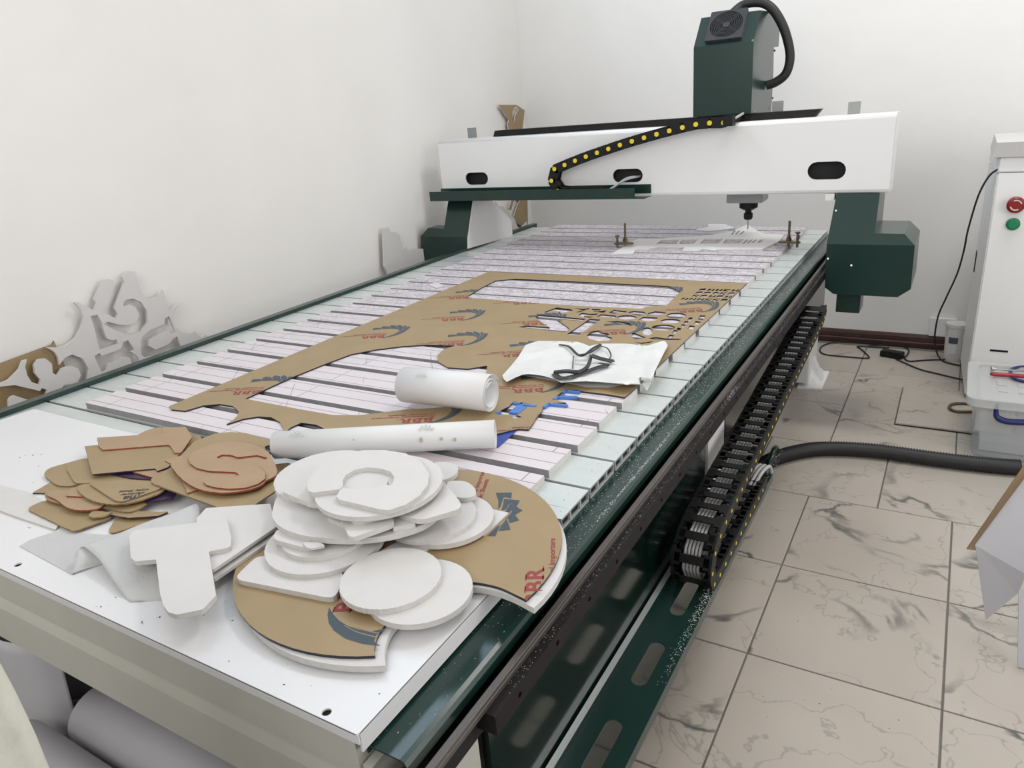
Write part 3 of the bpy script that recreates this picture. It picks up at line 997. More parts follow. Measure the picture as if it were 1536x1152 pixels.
def text2d(body, size):
    k = (body, size)
    if k in _tc: return _tc[k]
    cu = bpy.data.curves.new('t', 'FONT'); cu.body = body; cu.size = size; cu.offset = 0.012*size/0.5; cu.resolution_u = 3
    o = bpy.data.objects.new('t', cu); COL.objects.link(o)
    bpy.context.view_layer.update()
    dg = bpy.context.evaluated_depsgraph_get()
    me = o.evaluated_get(dg).to_mesh()
    r = ([(v.co.x, v.co.y) for v in me.vertices], [list(p.vertices) for p in me.polygons])
    wd = max([v[0] for v in r[0]])
    bpy.data.objects.remove(o); bpy.data.curves.remove(cu)
    _tc[k] = (r[0], r[1], wd)
    return _tc[k]


def serif(letters):
    """capital letters with slab serifs, cap height 1"""
    vs, fs = [], []; x = 0
    for ch in letters:
        v, f, wd = text2d(ch, 1.37)
        k = len(vs); vs += [(x+p[0], p[1]) for p in v]; fs += [[i+k for i in q] for q in f]
        st = min(p[0] for p in v)
        for y in (0, 0.93):
            k = len(vs); vs += [(x+st-0.1, y), (x+st+0.34, y), (x+st+0.34, y+0.07), (x+st-0.1, y+0.07)]; fs.append([k, k+1, k+2, k+3])
        if ch == 'R':
            k = len(vs); vs += [(x+wd-0.25, 0), (x+wd+0.12, 0), (x+wd+0.12, 0.07), (x+wd-0.25, 0.07)]; fs.append([k, k+1, k+2, k+3])
        x += wd+0.07
    return vs, fs


def logo(org, ang, u, z, clip, parent, name='printed_logo', anchor=(1.5, 0.5), leaves=None):
    """red lettering with a slate crescent and a fan of leaves beneath it; clip(x,y)->keep"""
    ca, sa = cos(ang), sin(ang)

    def tr(x, y):
        x, y = (x-anchor[0])*u, (y-anchor[1])*u
        return (org[0]+ca*x-sa*y, org[1]+sa*x+ca*y)
    b = MB()

    def emit(vs, fs, mi):
        pts = [tr(*p) for p in vs]
        keep = []
        for f in fs:
            c = (sum(pts[i][0] for i in f)/len(f), sum(pts[i][1] for i in f)/len(f))
            if clip(*c): keep.append(f)
        if keep:
            use = sorted(set(i for f in keep for i in f)); mp = {i: j for j, i in enumerate(use)}
            b.add([(pts[i][0], pts[i][1], z) for i in use], [[mp[i] for i in f] for f in keep], mi)
    v, f = serif('BBR'); wB = max(p[0] for p in v)
    emit([(p[0]*3.35/wB, p[1]) for p in v], f, 0)
    for body, y, wd_ in (('Professional Importers', -0.60, 6.1), ('of Acrylic Sheets', -1.10, 4.6)):
        v, f, wt = text2d(body, 0.47)
        emit([(p[0]*wd_/wt, p[1]+y) for p in v], f, 0)

    def poly(pts, mi=1):
        V_, _, F_, _, _, _ = delaunay_2d_cdt([Vector(p) for p in pts]+[Vector((a*0.45, c*0.45)) for a in range(-20, 20) for c in range(-14, 5) if inside((a*0.45, c*0.45), pts)],
                                             [(i, (i+1) % len(pts)) for i in range(len(pts))], [], 1, 1e-6)
        emit([(p.x, p.y) for p in V_], [f for f in F_], mi)
    if leaves is None:
        poly([(0, .97), (-.6, .44), (-1.05, -.15), (-1.35, -.8), (-1.5, -1.5), (-1.3, -2.2), (-.75, -2.75), (.2, -3.0), (1.3, -3.0), (2.4, -2.75),
              (2.5, -3.75), (1.5, -3.7), (1.3, -4.42), (.4, -4.1), (.22, -4.68), (-.62, -4.2), (-.84, -4.6), (-1.55, -3.8), (-1.9, -4.1), (-2.15, -3.5), (-2.75, -3.3),
              (-2.6, -2.2), (-2.4, -1.25), (-2.0, -.3), (-1.37, .48), (-.79, .91), (-.13, 1.18), (.48, 1.28)])
        for ln in ([(1.5, -3.7), (1.35, -3.4), (1.0, -3.05)], [(.4, -4.1), (.25, -3.7), (-.15, -3.05)], [(-.62, -4.2), (-.8, -3.6), (-1.2, -2.75), (-1.35, -2.1)],
                   [(-1.55, -3.8), (-1.75, -3.0), (-1.7, -2.1), (-1.45, -1.2), (-1.1, -.5)], [(-2.15, -3.5), (-2.1, -2.6), (-1.9, -1.7), (-1.5, -.7), (-1.0, .05)]):
            pp_ = cat_rom([Vector((a, c, 0)) for a, c in ln], 5, closed=False)
            vs_ = []
            for i, p in enumerate(pp_):
                t = (pp_[min(i+1, len(pp_)-1)]-pp_[max(i-1, 0)]).normalized(); h = 0.045*(1-0.7*i/len(pp_))
                vs_ += [(p.x-t.y*h, p.y+t.x*h), (p.x+t.y*h, p.y-t.x*h)]
            zz_ = b; k0 = len(b.v)
            emit(vs_, [(2*i, 2*i+1, 2*i+3, 2*i+2) for i in range(len(pp_)-1)], 2)
            for q_ in range(k0, len(b.v)): b.v[q_].z += 0.0002
    else:
        for lf in leaves:
            fs_ = list(range(len(lf)))
            V_, _, F_, _, _, _ = delaunay_2d_cdt([Vector(p) for p in lf], [(i, (i+1) % len(lf)) for i in fs_], [], 1, 1e-6)
            F_ = [f for f in F_ if inside((sum(V_[k].x for k in f)/3, sum(V_[k].y for k in f)/3), lf)]
            b.add([(p.x, p.y, z) for p in V_], F_, 1)
    if len(b.f) > 40:
        return b.build(name, [M_red_ink, M_slate_ink, M_kraft], parent)


# ------------------------------------------------------------------ big kraft-faced sheet with cut-outs
z4 = zm(240, 400, 3.84); z5 = zm(640, 400, 3.2); zq = zm(790, 430, 4.655); zb = zm(740, 500, 5.486)
outer = [(733, 407.5), (1120, 425)] + [(1084, 459), (1046, 494), (992, 545), (945, 589)] + zb([(1080, 525), (930, 500), (720, 475), (690, 465), (600, 462), (560, 485), (490, 540)]) + \
    zb([(560, 560), (600, 570), (440, 575), (410, 605), (400, 640), (350, 700), (330, 735), (290, 790), (210, 785), (20, 830), (-60, 850)]) + \
    [(700, 662), (600, 668), (530, 668), (491, 645), (474, 637), (452, 634), (436, 641), (424, 652), (425, 642), (420, 633), (407, 626), (388, 624.5), (365, 628), (340, 636), (349, 630), (356, 624), (358, 617), (349, 609), (330, 606), (305, 608), (278, 616), (257, 614), (254, 609)]
holes_px = []
h1 = [(367.6, 598), (400, 583), (435, 567), (482, 548), (526, 531.5), (565, 524), (605, 519), (640, 517), (683, 518.5), (665, 524), (656, 533), (658, 543), (672, 551), (702, 553), (730.6, 548.5), (730, 560), (735, 585), (720, 600), (700, 606), (650, 612), (604, 614.5), (578, 618), (539, 622.6), (500, 622.6), (448, 613.5), (396, 603.5)]
holes_px.append(h1)
holes_px.append(z5([(206, 150), (202, 138), (265, 100), (330, 67), (425, 58), (800, 75), (1160, 93), (1217, 120), (1150, 187), (1060, 190), (1030, 202), (620, 182), (450, 170), (290, 155)]))
# the big angular letters and the smaller letters cut through the sheet
holes_px += [zq(h) for h in (
    [(60, 212), (85, 195), (410, 225), (400, 240), (215, 230), (300, 292), (270, 318), (0, 290), (-60, 280), (10, 272), (160, 283), (110, 255)],
    [(280, 332), (440, 225), (515, 230), (360, 340)],
    [(120, 178), (150, 180), (190, 165), (235, 175), (215, 185), (235, 188), (325, 165), (300, 155), (260, 152), (210, 145)],
    [(335, 150), (395, 155), (440, 150), (430, 162), (360, 180), (345, 178), (390, 165)],
    [(365, 195), (385, 182), (440, 190), (500, 188), (490, 196), (400, 205), (470, 212), (440, 217), (370, 206)],
    [(450, 155), (520, 158), (500, 172), (560, 165), (540, 182), (470, 175)],
    [(490, 210), (520, 192), (630, 203), (610, 222), (590, 212), (560, 214)],
    [(575, 180), (610, 162), (700, 172), (690, 182), (640, 180), (610, 192)],
    [(705, 178), (745, 170), (820, 175), (835, 188), (790, 205), (740, 192)],
    [(850, 183), (900, 172), (975, 180), (960, 192), (900, 200), (840, 200)],
    [(780, 230), (815, 210), (915, 215), (905, 235), (850, 243)],
    [(550, 245), (640, 240), (720, 255), (735, 275), (700, 268), (640, 252)],
    [(735, 318), (760, 325), (835, 355), (760, 368), (735, 350)],
    [(750, 385), (800, 392), (890, 380), (860, 392), (800, 400)],
    [(850, 360), (900, 352), (975, 362), (1090, 365), (1060, 372), (970, 372), (900, 372)],
    [(980, 355), (1000, 335), (1030, 340), (1005, 362)],
    [(1015, 325), (1030, 300), (1055, 308), (1040, 332)],
    [(1045, 300), (1055, 285), (1080, 290), (1070, 310)],
    [(1075, 280), (1085, 262), (1110, 265), (1095, 285)],
    [(1095, 255), (1105, 240), (1130, 243), (1120, 262)],
    [(1120, 235), (1135, 215), (1160, 215), (1145, 240)],
    [(1120, 295), (1140, 270), (1175, 275), (1160, 298)],
    [(1165, 262), (1180, 240), (1215, 245), (1200, 268)],
    [(1195, 228), (1210, 200), (1250, 202), (1230, 235)])]


def ell(c, rx, ry, rot=0, n=18):
    out = []
    for k in range(n):
        t = 2*pi*k/n; x, y = rx*cos(t), ry*sin(t)
        out.append((c[0]+x*cos(rot)-y*sin(rot), c[1]+x*sin(rot)+y*cos(rot)))
    return out


for c, rx, ry in (((700, 214), 68, 15), ((1045, 202), 70, 20), ((1005, 240), 70, 16), ((955, 285), 82, 20), ((842, 312), 38, 28)):
    holes_px.append(zq(ell(c, rx, ry)))
holes_px.append(zq([(420, 340), (450, 315), (500, 305), (520, 318), (580, 330), (560, 345), (600, 358), (575, 375), (500, 380), (440, 365)]))
rows = 4; random.seed(21)
for r in range(rows):
    for k in range(7):
        xa = 1085+56*k+r*24; ya = 78-22*r+1.5*k
        if random.random() < 0.12: continue
        sh = random.choice([[(0, 0), (42, -2), (30, 14), (-14, 14)], [(0, 0), (46, 1), (40, 6), (16, 5), (10, 9), (30, 10), (24, 15), (-14, 14)], [(0, 4), (22, -3), (44, 3), (30, 14), (-4, 15)], [(4, 0), (20, 0), (14, 6), (30, 7), (36, 0), (48, 1), (32, 15), (20, 14), (24, 10), (8, 10), (2, 15), (-12, 14)]])
        q = [(xa+a, ya+c_) for a, c_ in sh]
        if max(p[0] for p in q) > 1440+(78-ya)*1.05: continue
        holes_px.append(zq(q))
# the torn letter near the front edge
holes_px.append(zb([(20, 650), (60, 635), (130, 600), (165, 560), (240, 570), (350, 590), (330, 605), (270, 600), (190, 670), (240, 690), (170, 700), (140, 670), (40, 668)]))
OUT = [(lambda q: (q.x, q.y))(oz(p, ZSH)) for p in outer]
HOLES = [[(lambda q: (q.x, q.y))(oz(p, ZSH)) for p in h] for h in holes_px]
HOLES = [h for h in HOLES if all(inside(p, OUT) for p in h)]
kept = []
for h in HOLES:
    if any(overlap(h, k) for k in kept): continue
    kept.append(h)
HOLES = kept
b = MB(); b.prism(OUT, HOLES, ZB+0.0003, ZSH, XY, 0, 1)
SHEET = b.build('kraft_faced_sheet', [M_kraft, M_navy])
tag(SHEET, 'large brown paper-faced acrylic sheet with many letter cut-outs lying on the slats', 'acrylic sheet')


def keep_sheet(x, y):
    if not inside((x, y), OUT): return False
    return not any(inside((x, y), h) for h in HOLES)


for p in ((688, 447), (786, 455), (679.4, 479.5), (802, 486), (677, 517), (560, 505.5), (370, 589), (793, 586), (774, 533), (921, 500), (1037, 467), (985, 443), (626, 631), (820, 650)):
    q = oz(p, ZSH)
    logo((q.x, q.y), pi+0.47, 0.0275, ZSH+0.0004, keep_sheet, SHEET)
# blue plastic left in the front cut-outs
b = MB()
def bar(b, p, q, wd, z, h):
    a, c = oz(p, z), oz(q, z); d = (c-a); d.z = 0; d.normalize(); n_ = Vector((-d.y, d.x, 0))*wd/2
    b.hexa([a-n_-Vector((0, 0, h)), c-n_-Vector((0, 0, h)), c+n_-Vector((0, 0, h)), a+n_-Vector((0, 0, h))], [a-n_, c-n_, c+n_, a+n_])
for a, c, wd in (((570, 485), (600, 465), 0.008), ((600, 468), (710, 480), 0.009), ((495, 540), (540, 515), 0.008), ((540, 520), (690, 520), 0.012), ((415, 605), (455, 575), 0.008), ((455, 575), (610, 590), 0.009),
                 ((160, 568), (220, 572), 0.008), ((235, 580), (350, 595), 0.010), ((150, 650), (225, 590), 0.016), ((190, 655), (260, 600), 0.012), ((20, 655), (60, 640), 0.006)):
    bar(b, zb([a])[0], zb([c])[0], wd, ZSH+0.002, 0.0065)
b.build('blue_cut_edge', M_blue2, SHEET)
q = [oz(p, ZB+0.0016) for p in zb([(-60, 850), (20, 825), (200, 790), (130, 870), (60, 940), (0, 945)])]
b = MB(); b.prism([(p.x, p.y) for p in q], [], ZB+0.0003, ZB+0.0016, XY)
b = MB(); b.hexa([q_ for q_ in (oz(zb([(-60, 880)])[0], ZB+0.0002), oz(zb([(40, 940)])[0], ZB+0.0002), oz(zb([(205, 790)])[0], ZB+0.0002), oz(zb([(0, 850)])[0], ZB+0.0002))],
                 [q_ for q_ in (oz(zb([(-60, 880)])[0], ZB+0.002), oz(zb([(40, 940)])[0], ZB+0.002), oz(zb([(205, 790)])[0], ZB+0.002), oz(zb([(0, 850)])[0], ZB+0.002))])
tag(b.build('blue_acrylic_offcut', M_blue), 'dark blue acrylic triangle poking out beside the long white roll', 'offcut')

# ------------------------------------------------------------------ loose cut pieces, auto stacked
STACK = []   # (polygon, top z)
PZ = 0.8402


def base_under(poly, floor_z):
    z = floor_z
    for q, t in STACK:
        if t > z and overlap(poly, q): z = t
    return z


GRP = [None]


def piece(name, label, cat, shape, th, mats, kind='poly', r=0.01, group=None, holes=None, rough=0.0, zmin=PZ, register=True, notch=None, n=40):
    """shape in photo pixels, placed flat on whatever lies below it"""
    zt = zmin+th
    for _ in range(4):
        w3 = [oz(p, zt) for p in shape]
        w2 = [Vector((p.x, p.y)) for p in w3]
        if kind == 'disc':
            c, rad = circ3(*w2[:3])
            poly = [c+Vector((cos(2*pi*k/n), sin(2*pi*k/n)))*rad for k in range(n)]
        elif kind == 'notched':
            c, rad = circ3(*w2[:3])
            c1, c2 = w2[3], w2[4]
            a1 = atan2(c1.y-c.y, c1.x-c.x); a2 = atan2(c2.y-c.y, c2.x-c.x)
            while a1 <= a2: a1 += 2*pi
            # go the long way round, away from the notch
            if a1-a2 < pi:
                a1, a2 = a1-2*pi, a2
            poly = [c+Vector((cos(a2+(a1-a2)*k/60), sin(a2+(a1-a2)*k/60)))*(rad) for k in range(61)]
            nt_ = [w2[3]]+[w2[i] for i in range(5, len(w2))]+[w2[4]]
            nt_ = [poly[-1]] + nt_[1:-1] + [poly[0]]
            poly = poly[:-1]+[Vector((p.x, p.y)) for p in cat_rom([Vector((p.x, p.y, 0)) for p in nt_], 6, closed=False)][:-1]
        elif kind == 'spline':
            poly = [Vector((p.x, p.y)) for p in cat_rom([Vector((p.x, p.y, 0)) for p in w2], 5)]
        else:
            poly = rounded(w2, r) if r > 0 else w2
        z0 = base_under(poly, zmin)+0.0003
        if abs(z0+th-zt) < 1e-5: break
        zt = z0+th
    if rough > 0:
        rp_ = []
        for i in range(len(poly)):
            a_, c_ = poly[i], poly[(i+1) % len(poly)]
            m_ = max(1, int((c_-a_).length/0.0035))
            rp_ += [a_.lerp(c_, k/m_) for k in range(m_)]
        poly = rp_
        poly = [p+Vector((random.uniform(-rough, rough), random.uniform(-rough, rough))) for p in poly]
    b = MB(); b.prism(poly, [], z0, z0+th, XY, 0, 1)
    o = b.build(name, mats)
    tag(o, label, cat, group or GRP[0])
    if register: STACK.append((poly, z0+th))
    o['_z'] = z0+th
    del o['_z']
    PIECES[label] = (o, poly, z0+th)
    return o


PIECES = {}
Z2 = zm(340, 660, 2.954); P4 = zm(400, 660, 4.8); P7 = zm(340, 780, 4.042); Z1 = zm(20, 620, 3.84); ZBq = zm(20, 630, 6.064); ZC = zm(220, 630, 6.777)
WH = [M_pvc, M_pvce]
STACK.append(([(-2.3, 1.04), (-0.69, 1.04), (-0.69, 2.6), (-2.3, 2.6)], ZB))
STACK.append((OUT, ZSH))

GRP[0] = 'white foam board pieces heaped at the front of the table'
# the two large notched discs under the white pile
piece('notched_disc', 'large white foam disc with a bite cut out, underneath the brown-faced disc', 'cut disc',
      Z2([(200, 905), (500, 998), (1506, 470), (702, 1003), (1355, 742), (702, 915), (740, 830), (840, 735), (970, 665), (1085, 652), (1180, 665), (1270, 697)]), 0.011, WH, 'notched')
D1 = piece('notched_disc', 'large brown paper-faced disc with a bite cut out under the pile of white pieces', 'cut disc',
           Z2([(26, 650), (330, 932), (1484, 420), (655, 965), (1330, 710), (655, 915), (680, 850), (750, 765), (870, 680), (990, 637), (1085, 629), (1200, 650), (1290, 690)]), 0.005, [M_kraft, M_navy], 'notched')
o, dpoly, dz = PIECES['large brown paper-faced disc with a bite cut out under the pile of white pieces']
kd = lambda x, y: inside((x, y), dpoly)
g8 = zm(690, 690, 5.01)
ang = radians(116.84)
q = oz(g8([(650, 1000)])[0], dz)
logo((q.x, q.y), ang, 0.0301, dz+0.0004, kd, o, anchor=(0.95, -0.18), leaves=[])
LV = [[(268, 247), (390, 245), (385, 290), (340, 278), (325, 285), (305, 350), (285, 372), (290, 310)],
      [(330, 292), (450, 305), (425, 350), (380, 322), (365, 335), (345, 372), (310, 380), (325, 340)],
      [(378, 325), (472, 380), (415, 412), (385, 378), (368, 400), (340, 395), (355, 365)],
      [(392, 385), (445, 455), (370, 475), (362, 437), (345, 445), (375, 410)],
      [(350, 440), (380, 525), (290, 535), (308, 495), (330, 470)],
      [(303, 488), (265, 575), (208, 570), (250, 530), (280, 500)]]
LV = [[(lambda w_: (w_.x, w_.y))(oz(p, dz)) for p in g8(l)] for l in LV]
q = oz(g8([(195, 70)])[0], dz)
logo((q.x, q.y), radians(111.4), 0.0301, dz+0.0004, kd, o, anchor=(6.1, -0.60), leaves=LV)
q = oz(P7([(750, 562)])[0], dz)
logo((q.x, q.y), ang, 0.0301, dz+0.0004, kd, o, anchor=(0.0, 0.0))

TH = 0.0095
W = lambda label, shape, kind='poly', th=TH, **k: piece(k.pop('name', 'foam_offcut'), label, 'offcut', shape, th, WH, kind, **k)
W('thin white triangular foam sliver showing beside the slate leaf print', Z2([(1140, 422), (1250, 322), (1150, 300), (1050, 380)]), th=0.003, r=0.001)
W('flat white foam piece lying on the brown disc just behind the front oval discs', P7([(915, 195), (1060, 118), (1240, 160), (1180, 205), (1050, 240)]), th=0.004, r=0.004)
W('white foam bar with rounded corners at the left front of the pile', Z2([(28, 615), (140, 508), (510, 585), (518, 610), (480, 705)]), r=0.02)
W('lower of the two white discs at the front of the pile', Z2([(642, 762), (1085, 612), (960, 531)]), 'disc', th=0.010, name='foam_disc')
W('upper white disc at the front of the pile with a ragged front edge', Z2([(499, 640), (948, 555), (723, 483)]), 'disc', th=0.010, name='foam_disc', rough=0.0006)
W('white disc under the left of the pile, lying over the rounded bar', Z2([(168, 485), (375, 595), (690, 445)]), 'disc', name='foam_disc')
W('small white disc on the left lower part of the pile, mostly covered', P4([(108, 768), (370, 842), (625, 765)]), 'disc', name='foam_disc')
W('white rounded foam piece sticking out left of the pile below the wide disc', P4([(42, 712), (70, 640), (330, 690), (335, 760), (262, 772)]), r=0.012)
W('small clear-edged foam chip below the wide disc on the left', P4([(255, 737), (380, 735), (425, 760), (330, 780), (290, 775)]), th=0.004, r=0.006)
W('lower white disc at the right of the pile', Z2([(1183, 325), (930, 465), (765, 340)]), 'disc', name='foam_disc')
W('upper white disc at the right of the pile', Z2([(1105, 318), (860, 446), (705, 330)]), 'disc', name='foam_disc')
W('wide white disc in the middle of the pile, the largest white one', P4([(42, 505), (62, 590), (160, 655), (330, 697), (600, 712), (850, 690), (1050, 640), (1165, 588), (1225, 520), (1190, 400), (1000, 290), (700, 240), (350, 260), (120, 350)]), 'spline', th=0.011, name='foam_disc')
W('white disc with a rough edge at the back left of the pile', P4([(52, 300), (400, 92), (770, 270)]), 'disc', name='foam_disc', rough=0.0008)
W('small white disc at the back right of the pile', P4([(1312, 275), (1200, 165), (1085, 260)]), 'disc', name='foam_disc')
W('white pill-shaped foam piece sticking out at the right of the pile', P4([(1300, 310), (1350, 293), (1440, 302), (1500, 350), (1500, 395), (1440, 415), (1370, 410), (1310, 370)]), 'spline')
W('white rounded wedge at the left of the letter on top', P4([(100, 368), (150, 322), (290, 295), (470, 400), (410, 458), (320, 460)]), r=0.012, rough=0.0005)
W('narrow white foam slat beneath the stacked rounded corners', P4([(422, 455), (560, 430), (620, 545), (585, 556), (428, 492)]), r=0.006)
W('white foam strip poking out right of the rounded rectangle', P4([(900, 540), (1000, 540), (1075, 598), (905, 632)]), r=0.004)
W('white rounded rectangle jutting out at the front of the pile', P4([(522, 540), (890, 520), (925, 595), (625, 700), (590, 690)]), r=0.014)
W('white rounded rectangle sticking out to the right under the letter', P4([(930, 525), (1105, 580), (1395, 495), (1398, 450), (1172, 172), (800, 330)]), r=0.018)
W('white rounded corner piece directly under the front of the letter', P4([(530, 450), (625, 590), (850, 533), (900, 400), (700, 300)]), r=0.014)
W('white disc directly under the letter, seen through its opening', P4([(343, 405), (965, 506), (1252, 318)]), 'disc', name='foam_disc', n=56)
outer_g = [(500, 378), (330, 382), (300, 370), (288, 335), (305, 270), (400, 170), (520, 105), (700, 72), (860, 73), (1000, 95), (1110, 155), (1168, 250), (1160, 330), (1090, 420), (980, 480), (870, 507), (505, 420), (500, 395)]
gpts = P4([(540, 352), (330, 378), (300, 365), (289, 332), (305, 275), (400, 170), (520, 108), (690, 73), (850, 72), (1000, 95), (1112, 155), (1170, 245), (1160, 320), (1100, 400), (1000, 465), (880, 505), (820, 500), (520, 428), (500, 405), (540, 340), (600, 350), (700, 352), (790, 345), (850, 318), (875, 285), (862, 320), (885, 328), (912, 300), (918, 265), (890, 225), (820, 205), (720, 197), (640, 212), (570, 250), (546, 290), (548, 330)])
W('white cut-out letter G lying on top of the pile', gpts, 'poly', r=0.0, th=0.009, name='letter_g')

GRP[0] = 'brown cut offcuts heaped at the left of the end plate'
# ---- the brown pile
BK = lambda label, shape, kind='poly', e=M_kedge, top=M_kraft, th=0.0035, **k: piece(k.pop('name', 'kraft_offcut'), label, 'offcut', shape, th, [top, e], kind, rough=k.pop('rough', 0.00055), **k)
piece('foam_strip', 'thin white board lying under the left of the brown pile', 'offcut', ZBq([(-260, 560), (120, 655), (480, 880), (380, 995), (0, 868), (-260, 770)]), 0.004, WH, r=0.002)
BK('brown offcut lowest in the pile beside the white foam wrap', ZBq([(862, 1010), (930, 890), (1334, 850), (1500, 850), (1480, 890), (1120, 960), (900, 1032)]), r=0.01)
BK('brown rounded offcut at the bottom left of the brown pile', ZBq([(110, 805), (290, 725), (700, 770), (920, 880), (560, 1010), (500, 995)]), r=0.02)
BK('purple-edged brown sliver low in the middle of the brown pile', ZBq([(820, 850), (900, 820), (1334, 835), (1420, 830), (1330, 870), (1050, 890)]), e=M_purp, r=0.006)
BK('small brown offcut showing between the lower layers of the brown pile', ZBq([(680, 870), (720, 820), (900, 840), (830, 875), (720, 888)]), r=0.006)
BK('wavy brown offcut in the lower part of the brown pile', ZBq([(285, 690), (320, 665), (600, 700), (800, 720), (1240, 700), (1170, 790), (1050, 835), (900, 815), (780, 790), (500, 770), (330, 735)]), 'spline')
BK('reddish brown offcut in the lower left layers of the brown pile', ZBq([(300, 675), (420, 640), (840, 700), (790, 795), (640, 820), (500, 800), (400, 730)]), 'spline', e=M_red, top=M_kraft2)
BK('dark-edged pointed brown offcut at the far left of the brown pile', ZBq([(172, 662), (345, 560), (640, 600), (560, 668)]), e=M_navy, r=0.002)
BK('dark purple-edged offcut at the right of the lower brown layers', ZBq([(1200, 795), (1250, 740), (1440, 680), (1500, 720), (1460, 770), (1230, 808)]), e=M_purp, top=M_purp, r=0.003)
BK('small brown rounded tab left of the printed offcut', ZBq([(470, 690), (520, 625), (640, 590), (840, 650), (760, 700)]), e=M_red, top=M_kraft2, r=0.01)
BK('round brown offcut under the printed offcut', ZBq([(582, 620), (640, 585), (1000, 560), (1334, 570), (1370, 640), (1150, 730), (950, 765), (760, 745), (640, 690)]), 'spline')
PR = BK('brown offcut printed with black upside-down lettering', ZBq([(680, 575), (1000, 545), (1360, 555), (1350, 620), (1150, 690), (990, 745), (920, 730)]), r=0.012)
BK('rounded brown offcut at the upper left of the brown pile', ZBq([(270, 500), (310, 440), (670, 340), (930, 450), (560, 600), (400, 600)]), r=0.02)
BK('brown rounded corner piece just under the plain rectangle', ZBq([(480, 440), (540, 395), (690, 355), (1260, 490), (1240, 545), (560, 578)]), r=0.015)
BK('thin dark offcut squeezed under the plain brown rectangle', ZBq([(880, 490), (1240, 460), (1260, 540), (1060, 525)]), e=M_purp, top=M_purp, r=0.002)
BK('reddish brown wedge under the right end of the plain rectangle', ZBq([(1080, 468), (1300, 440), (1400, 470), (1330, 530), (1240, 515)]), e=M_red, top=M_kraft2, r=0.003)
BK('plain brown rectangle near the top of the brown pile', ZBq([(648, 238), (718, 494), (1290, 440), (1310, 464)])+ZC([(215, 480), (330, 350), (250, 190)]), e=M_purp, r=0.002)
BK('brown arched offcut at the back of the brown pile', ZBq([(1100, 150), (1200, 100), (1290, 68)])+ZC([(150, 78), (200, 200), (0, 230)]), r=0.002, top=M_kraft2)
BK('small brown corner at the back of the pile beside the slat gap', ZC([(380, 110), (550, 162), (560, 200), (400, 300), (330, 200)]), r=0.002)
BK('tan L-shaped offcut with a red edge on top of the brown pile', ZBq([(760, 160), (1115, 138)])+ZC([(70, 142), (168, 140), (150, 78), (395, 68), (462, 172), (350, 332), (285, 335), (240, 262), (210, 252)])+ZBq([(815, 272), (775, 240)]), e=M_red, top=M_kraft2, r=0.003)
BK('large brown rounded quadrilateral at the right of the brown pile', ZC([(35, 595), (240, 485), (650, 300), (1130, 250), (1310, 560), (1315, 720), (960, 950), (860, 935), (60, 645)]), r=0.012)
BK('brown curved offcut with a pointed end at the back right of the brown pile', ZC([(345, 360), (480, 220), (700, 135), (860, 121), (1000, 132), (1150, 168), (1282, 207), (1270, 250), (1200, 268), (1230, 380), (1000, 420), (600, 420)]), e=M_navy, r=0.001)
BK('brown sliver at the right edge of the brown pile beside the long roll', ZC([(1300, 430), (1440, 415), (1480, 440), (1390, 520), (1310, 570)]), r=0.002)
BK('small tan pointed offcut left of the letter S', ZC([(183, 415), (240, 385), (440, 345), (450, 430), (265, 452)]), e=M_red, top=M_kraft2, r=0.001)
BK('small tan offcut showing below the letter S', ZC([(345, 590), (420, 600), (540, 700), (415, 742)]), e=M_red, top=M_kraft2, r=0.001)
BK('tan round-cornered letter D with a red edge under the letter S', ZC([(245, 460), (300, 430), (420, 380), (640, 250), (850, 215), (1050, 240), (1220, 310), (1315, 470), (1312, 560), (1215, 615), (1150, 670), (1000, 715), (800, 738), (620, 722), (480, 680), (350, 590)]), 'spline', e=M_red, top=M_kraft2, th=0.004, name='letter_d')
BK('tan cut-out letter S with a red edge on top of the brown pile', ZC([(1222, 382), (1130, 330), (1000, 280), (860, 255), (700, 250), (560, 280), (460, 330), (425, 390), (440, 440), (500, 485), (620, 515), (800, 525), (900, 528), (937, 550), (930, 568), (860, 580), (700, 578), (630, 588), (572, 620), (605, 660), (720, 688), (850, 697), (1000, 688), (1130, 650), (1205, 595), (1205, 540), (1150, 480), (1050, 440), (900, 412), (740, 400), (712, 375), (770, 350), (850, 353), (930, 378), (1120, 355)]), 'poly', e=M_red, top=M_kraft2, th=0.004, r=0.004, name='letter_s')
# print on the one offcut
o, pp, pz = PIECES['brown offcut printed with black upside-down lettering']
b = MB()
def put_text(b, body, size, p0, p1, z, mi=0, clip=None):
    a, c = oz(p0, z), oz(p1, z); v, f, wd = text2d(body, size)
    ca = atan2(c.y-a.y, c.x-a.x); pts = [(a.x+cos(ca)*x-sin(ca)*y, a.y+sin(ca)*x+cos(ca)*y, z+0.0004) for x, y in v]
    if clip: f = [q for q in f if clip(sum(pts[i][0] for i in q)/len(q), sum(pts[i][1] for i in q)/len(q))]
    b.add(pts, f, mi)
kp = lambda x, y: inside((x, y), pp)
put_text(b, 'ma', 0.030, ZBq([(1165, 680)])[0], ZBq([(970, 700)])[0], pz, clip=kp)
put_text(b, 'ufacturer', 0.014, ZBq([(1200, 655)])[0], ZBq([(1020, 670)])[0], pz, clip=kp)
put_text(b, 'crylic Sheet', 0.014, ZBq([(1240, 625)])[0], ZBq([(1040, 640)])[0], pz, clip=kp)
b.build('printed_text', M_blk_ink, o)

GRP[0] = None
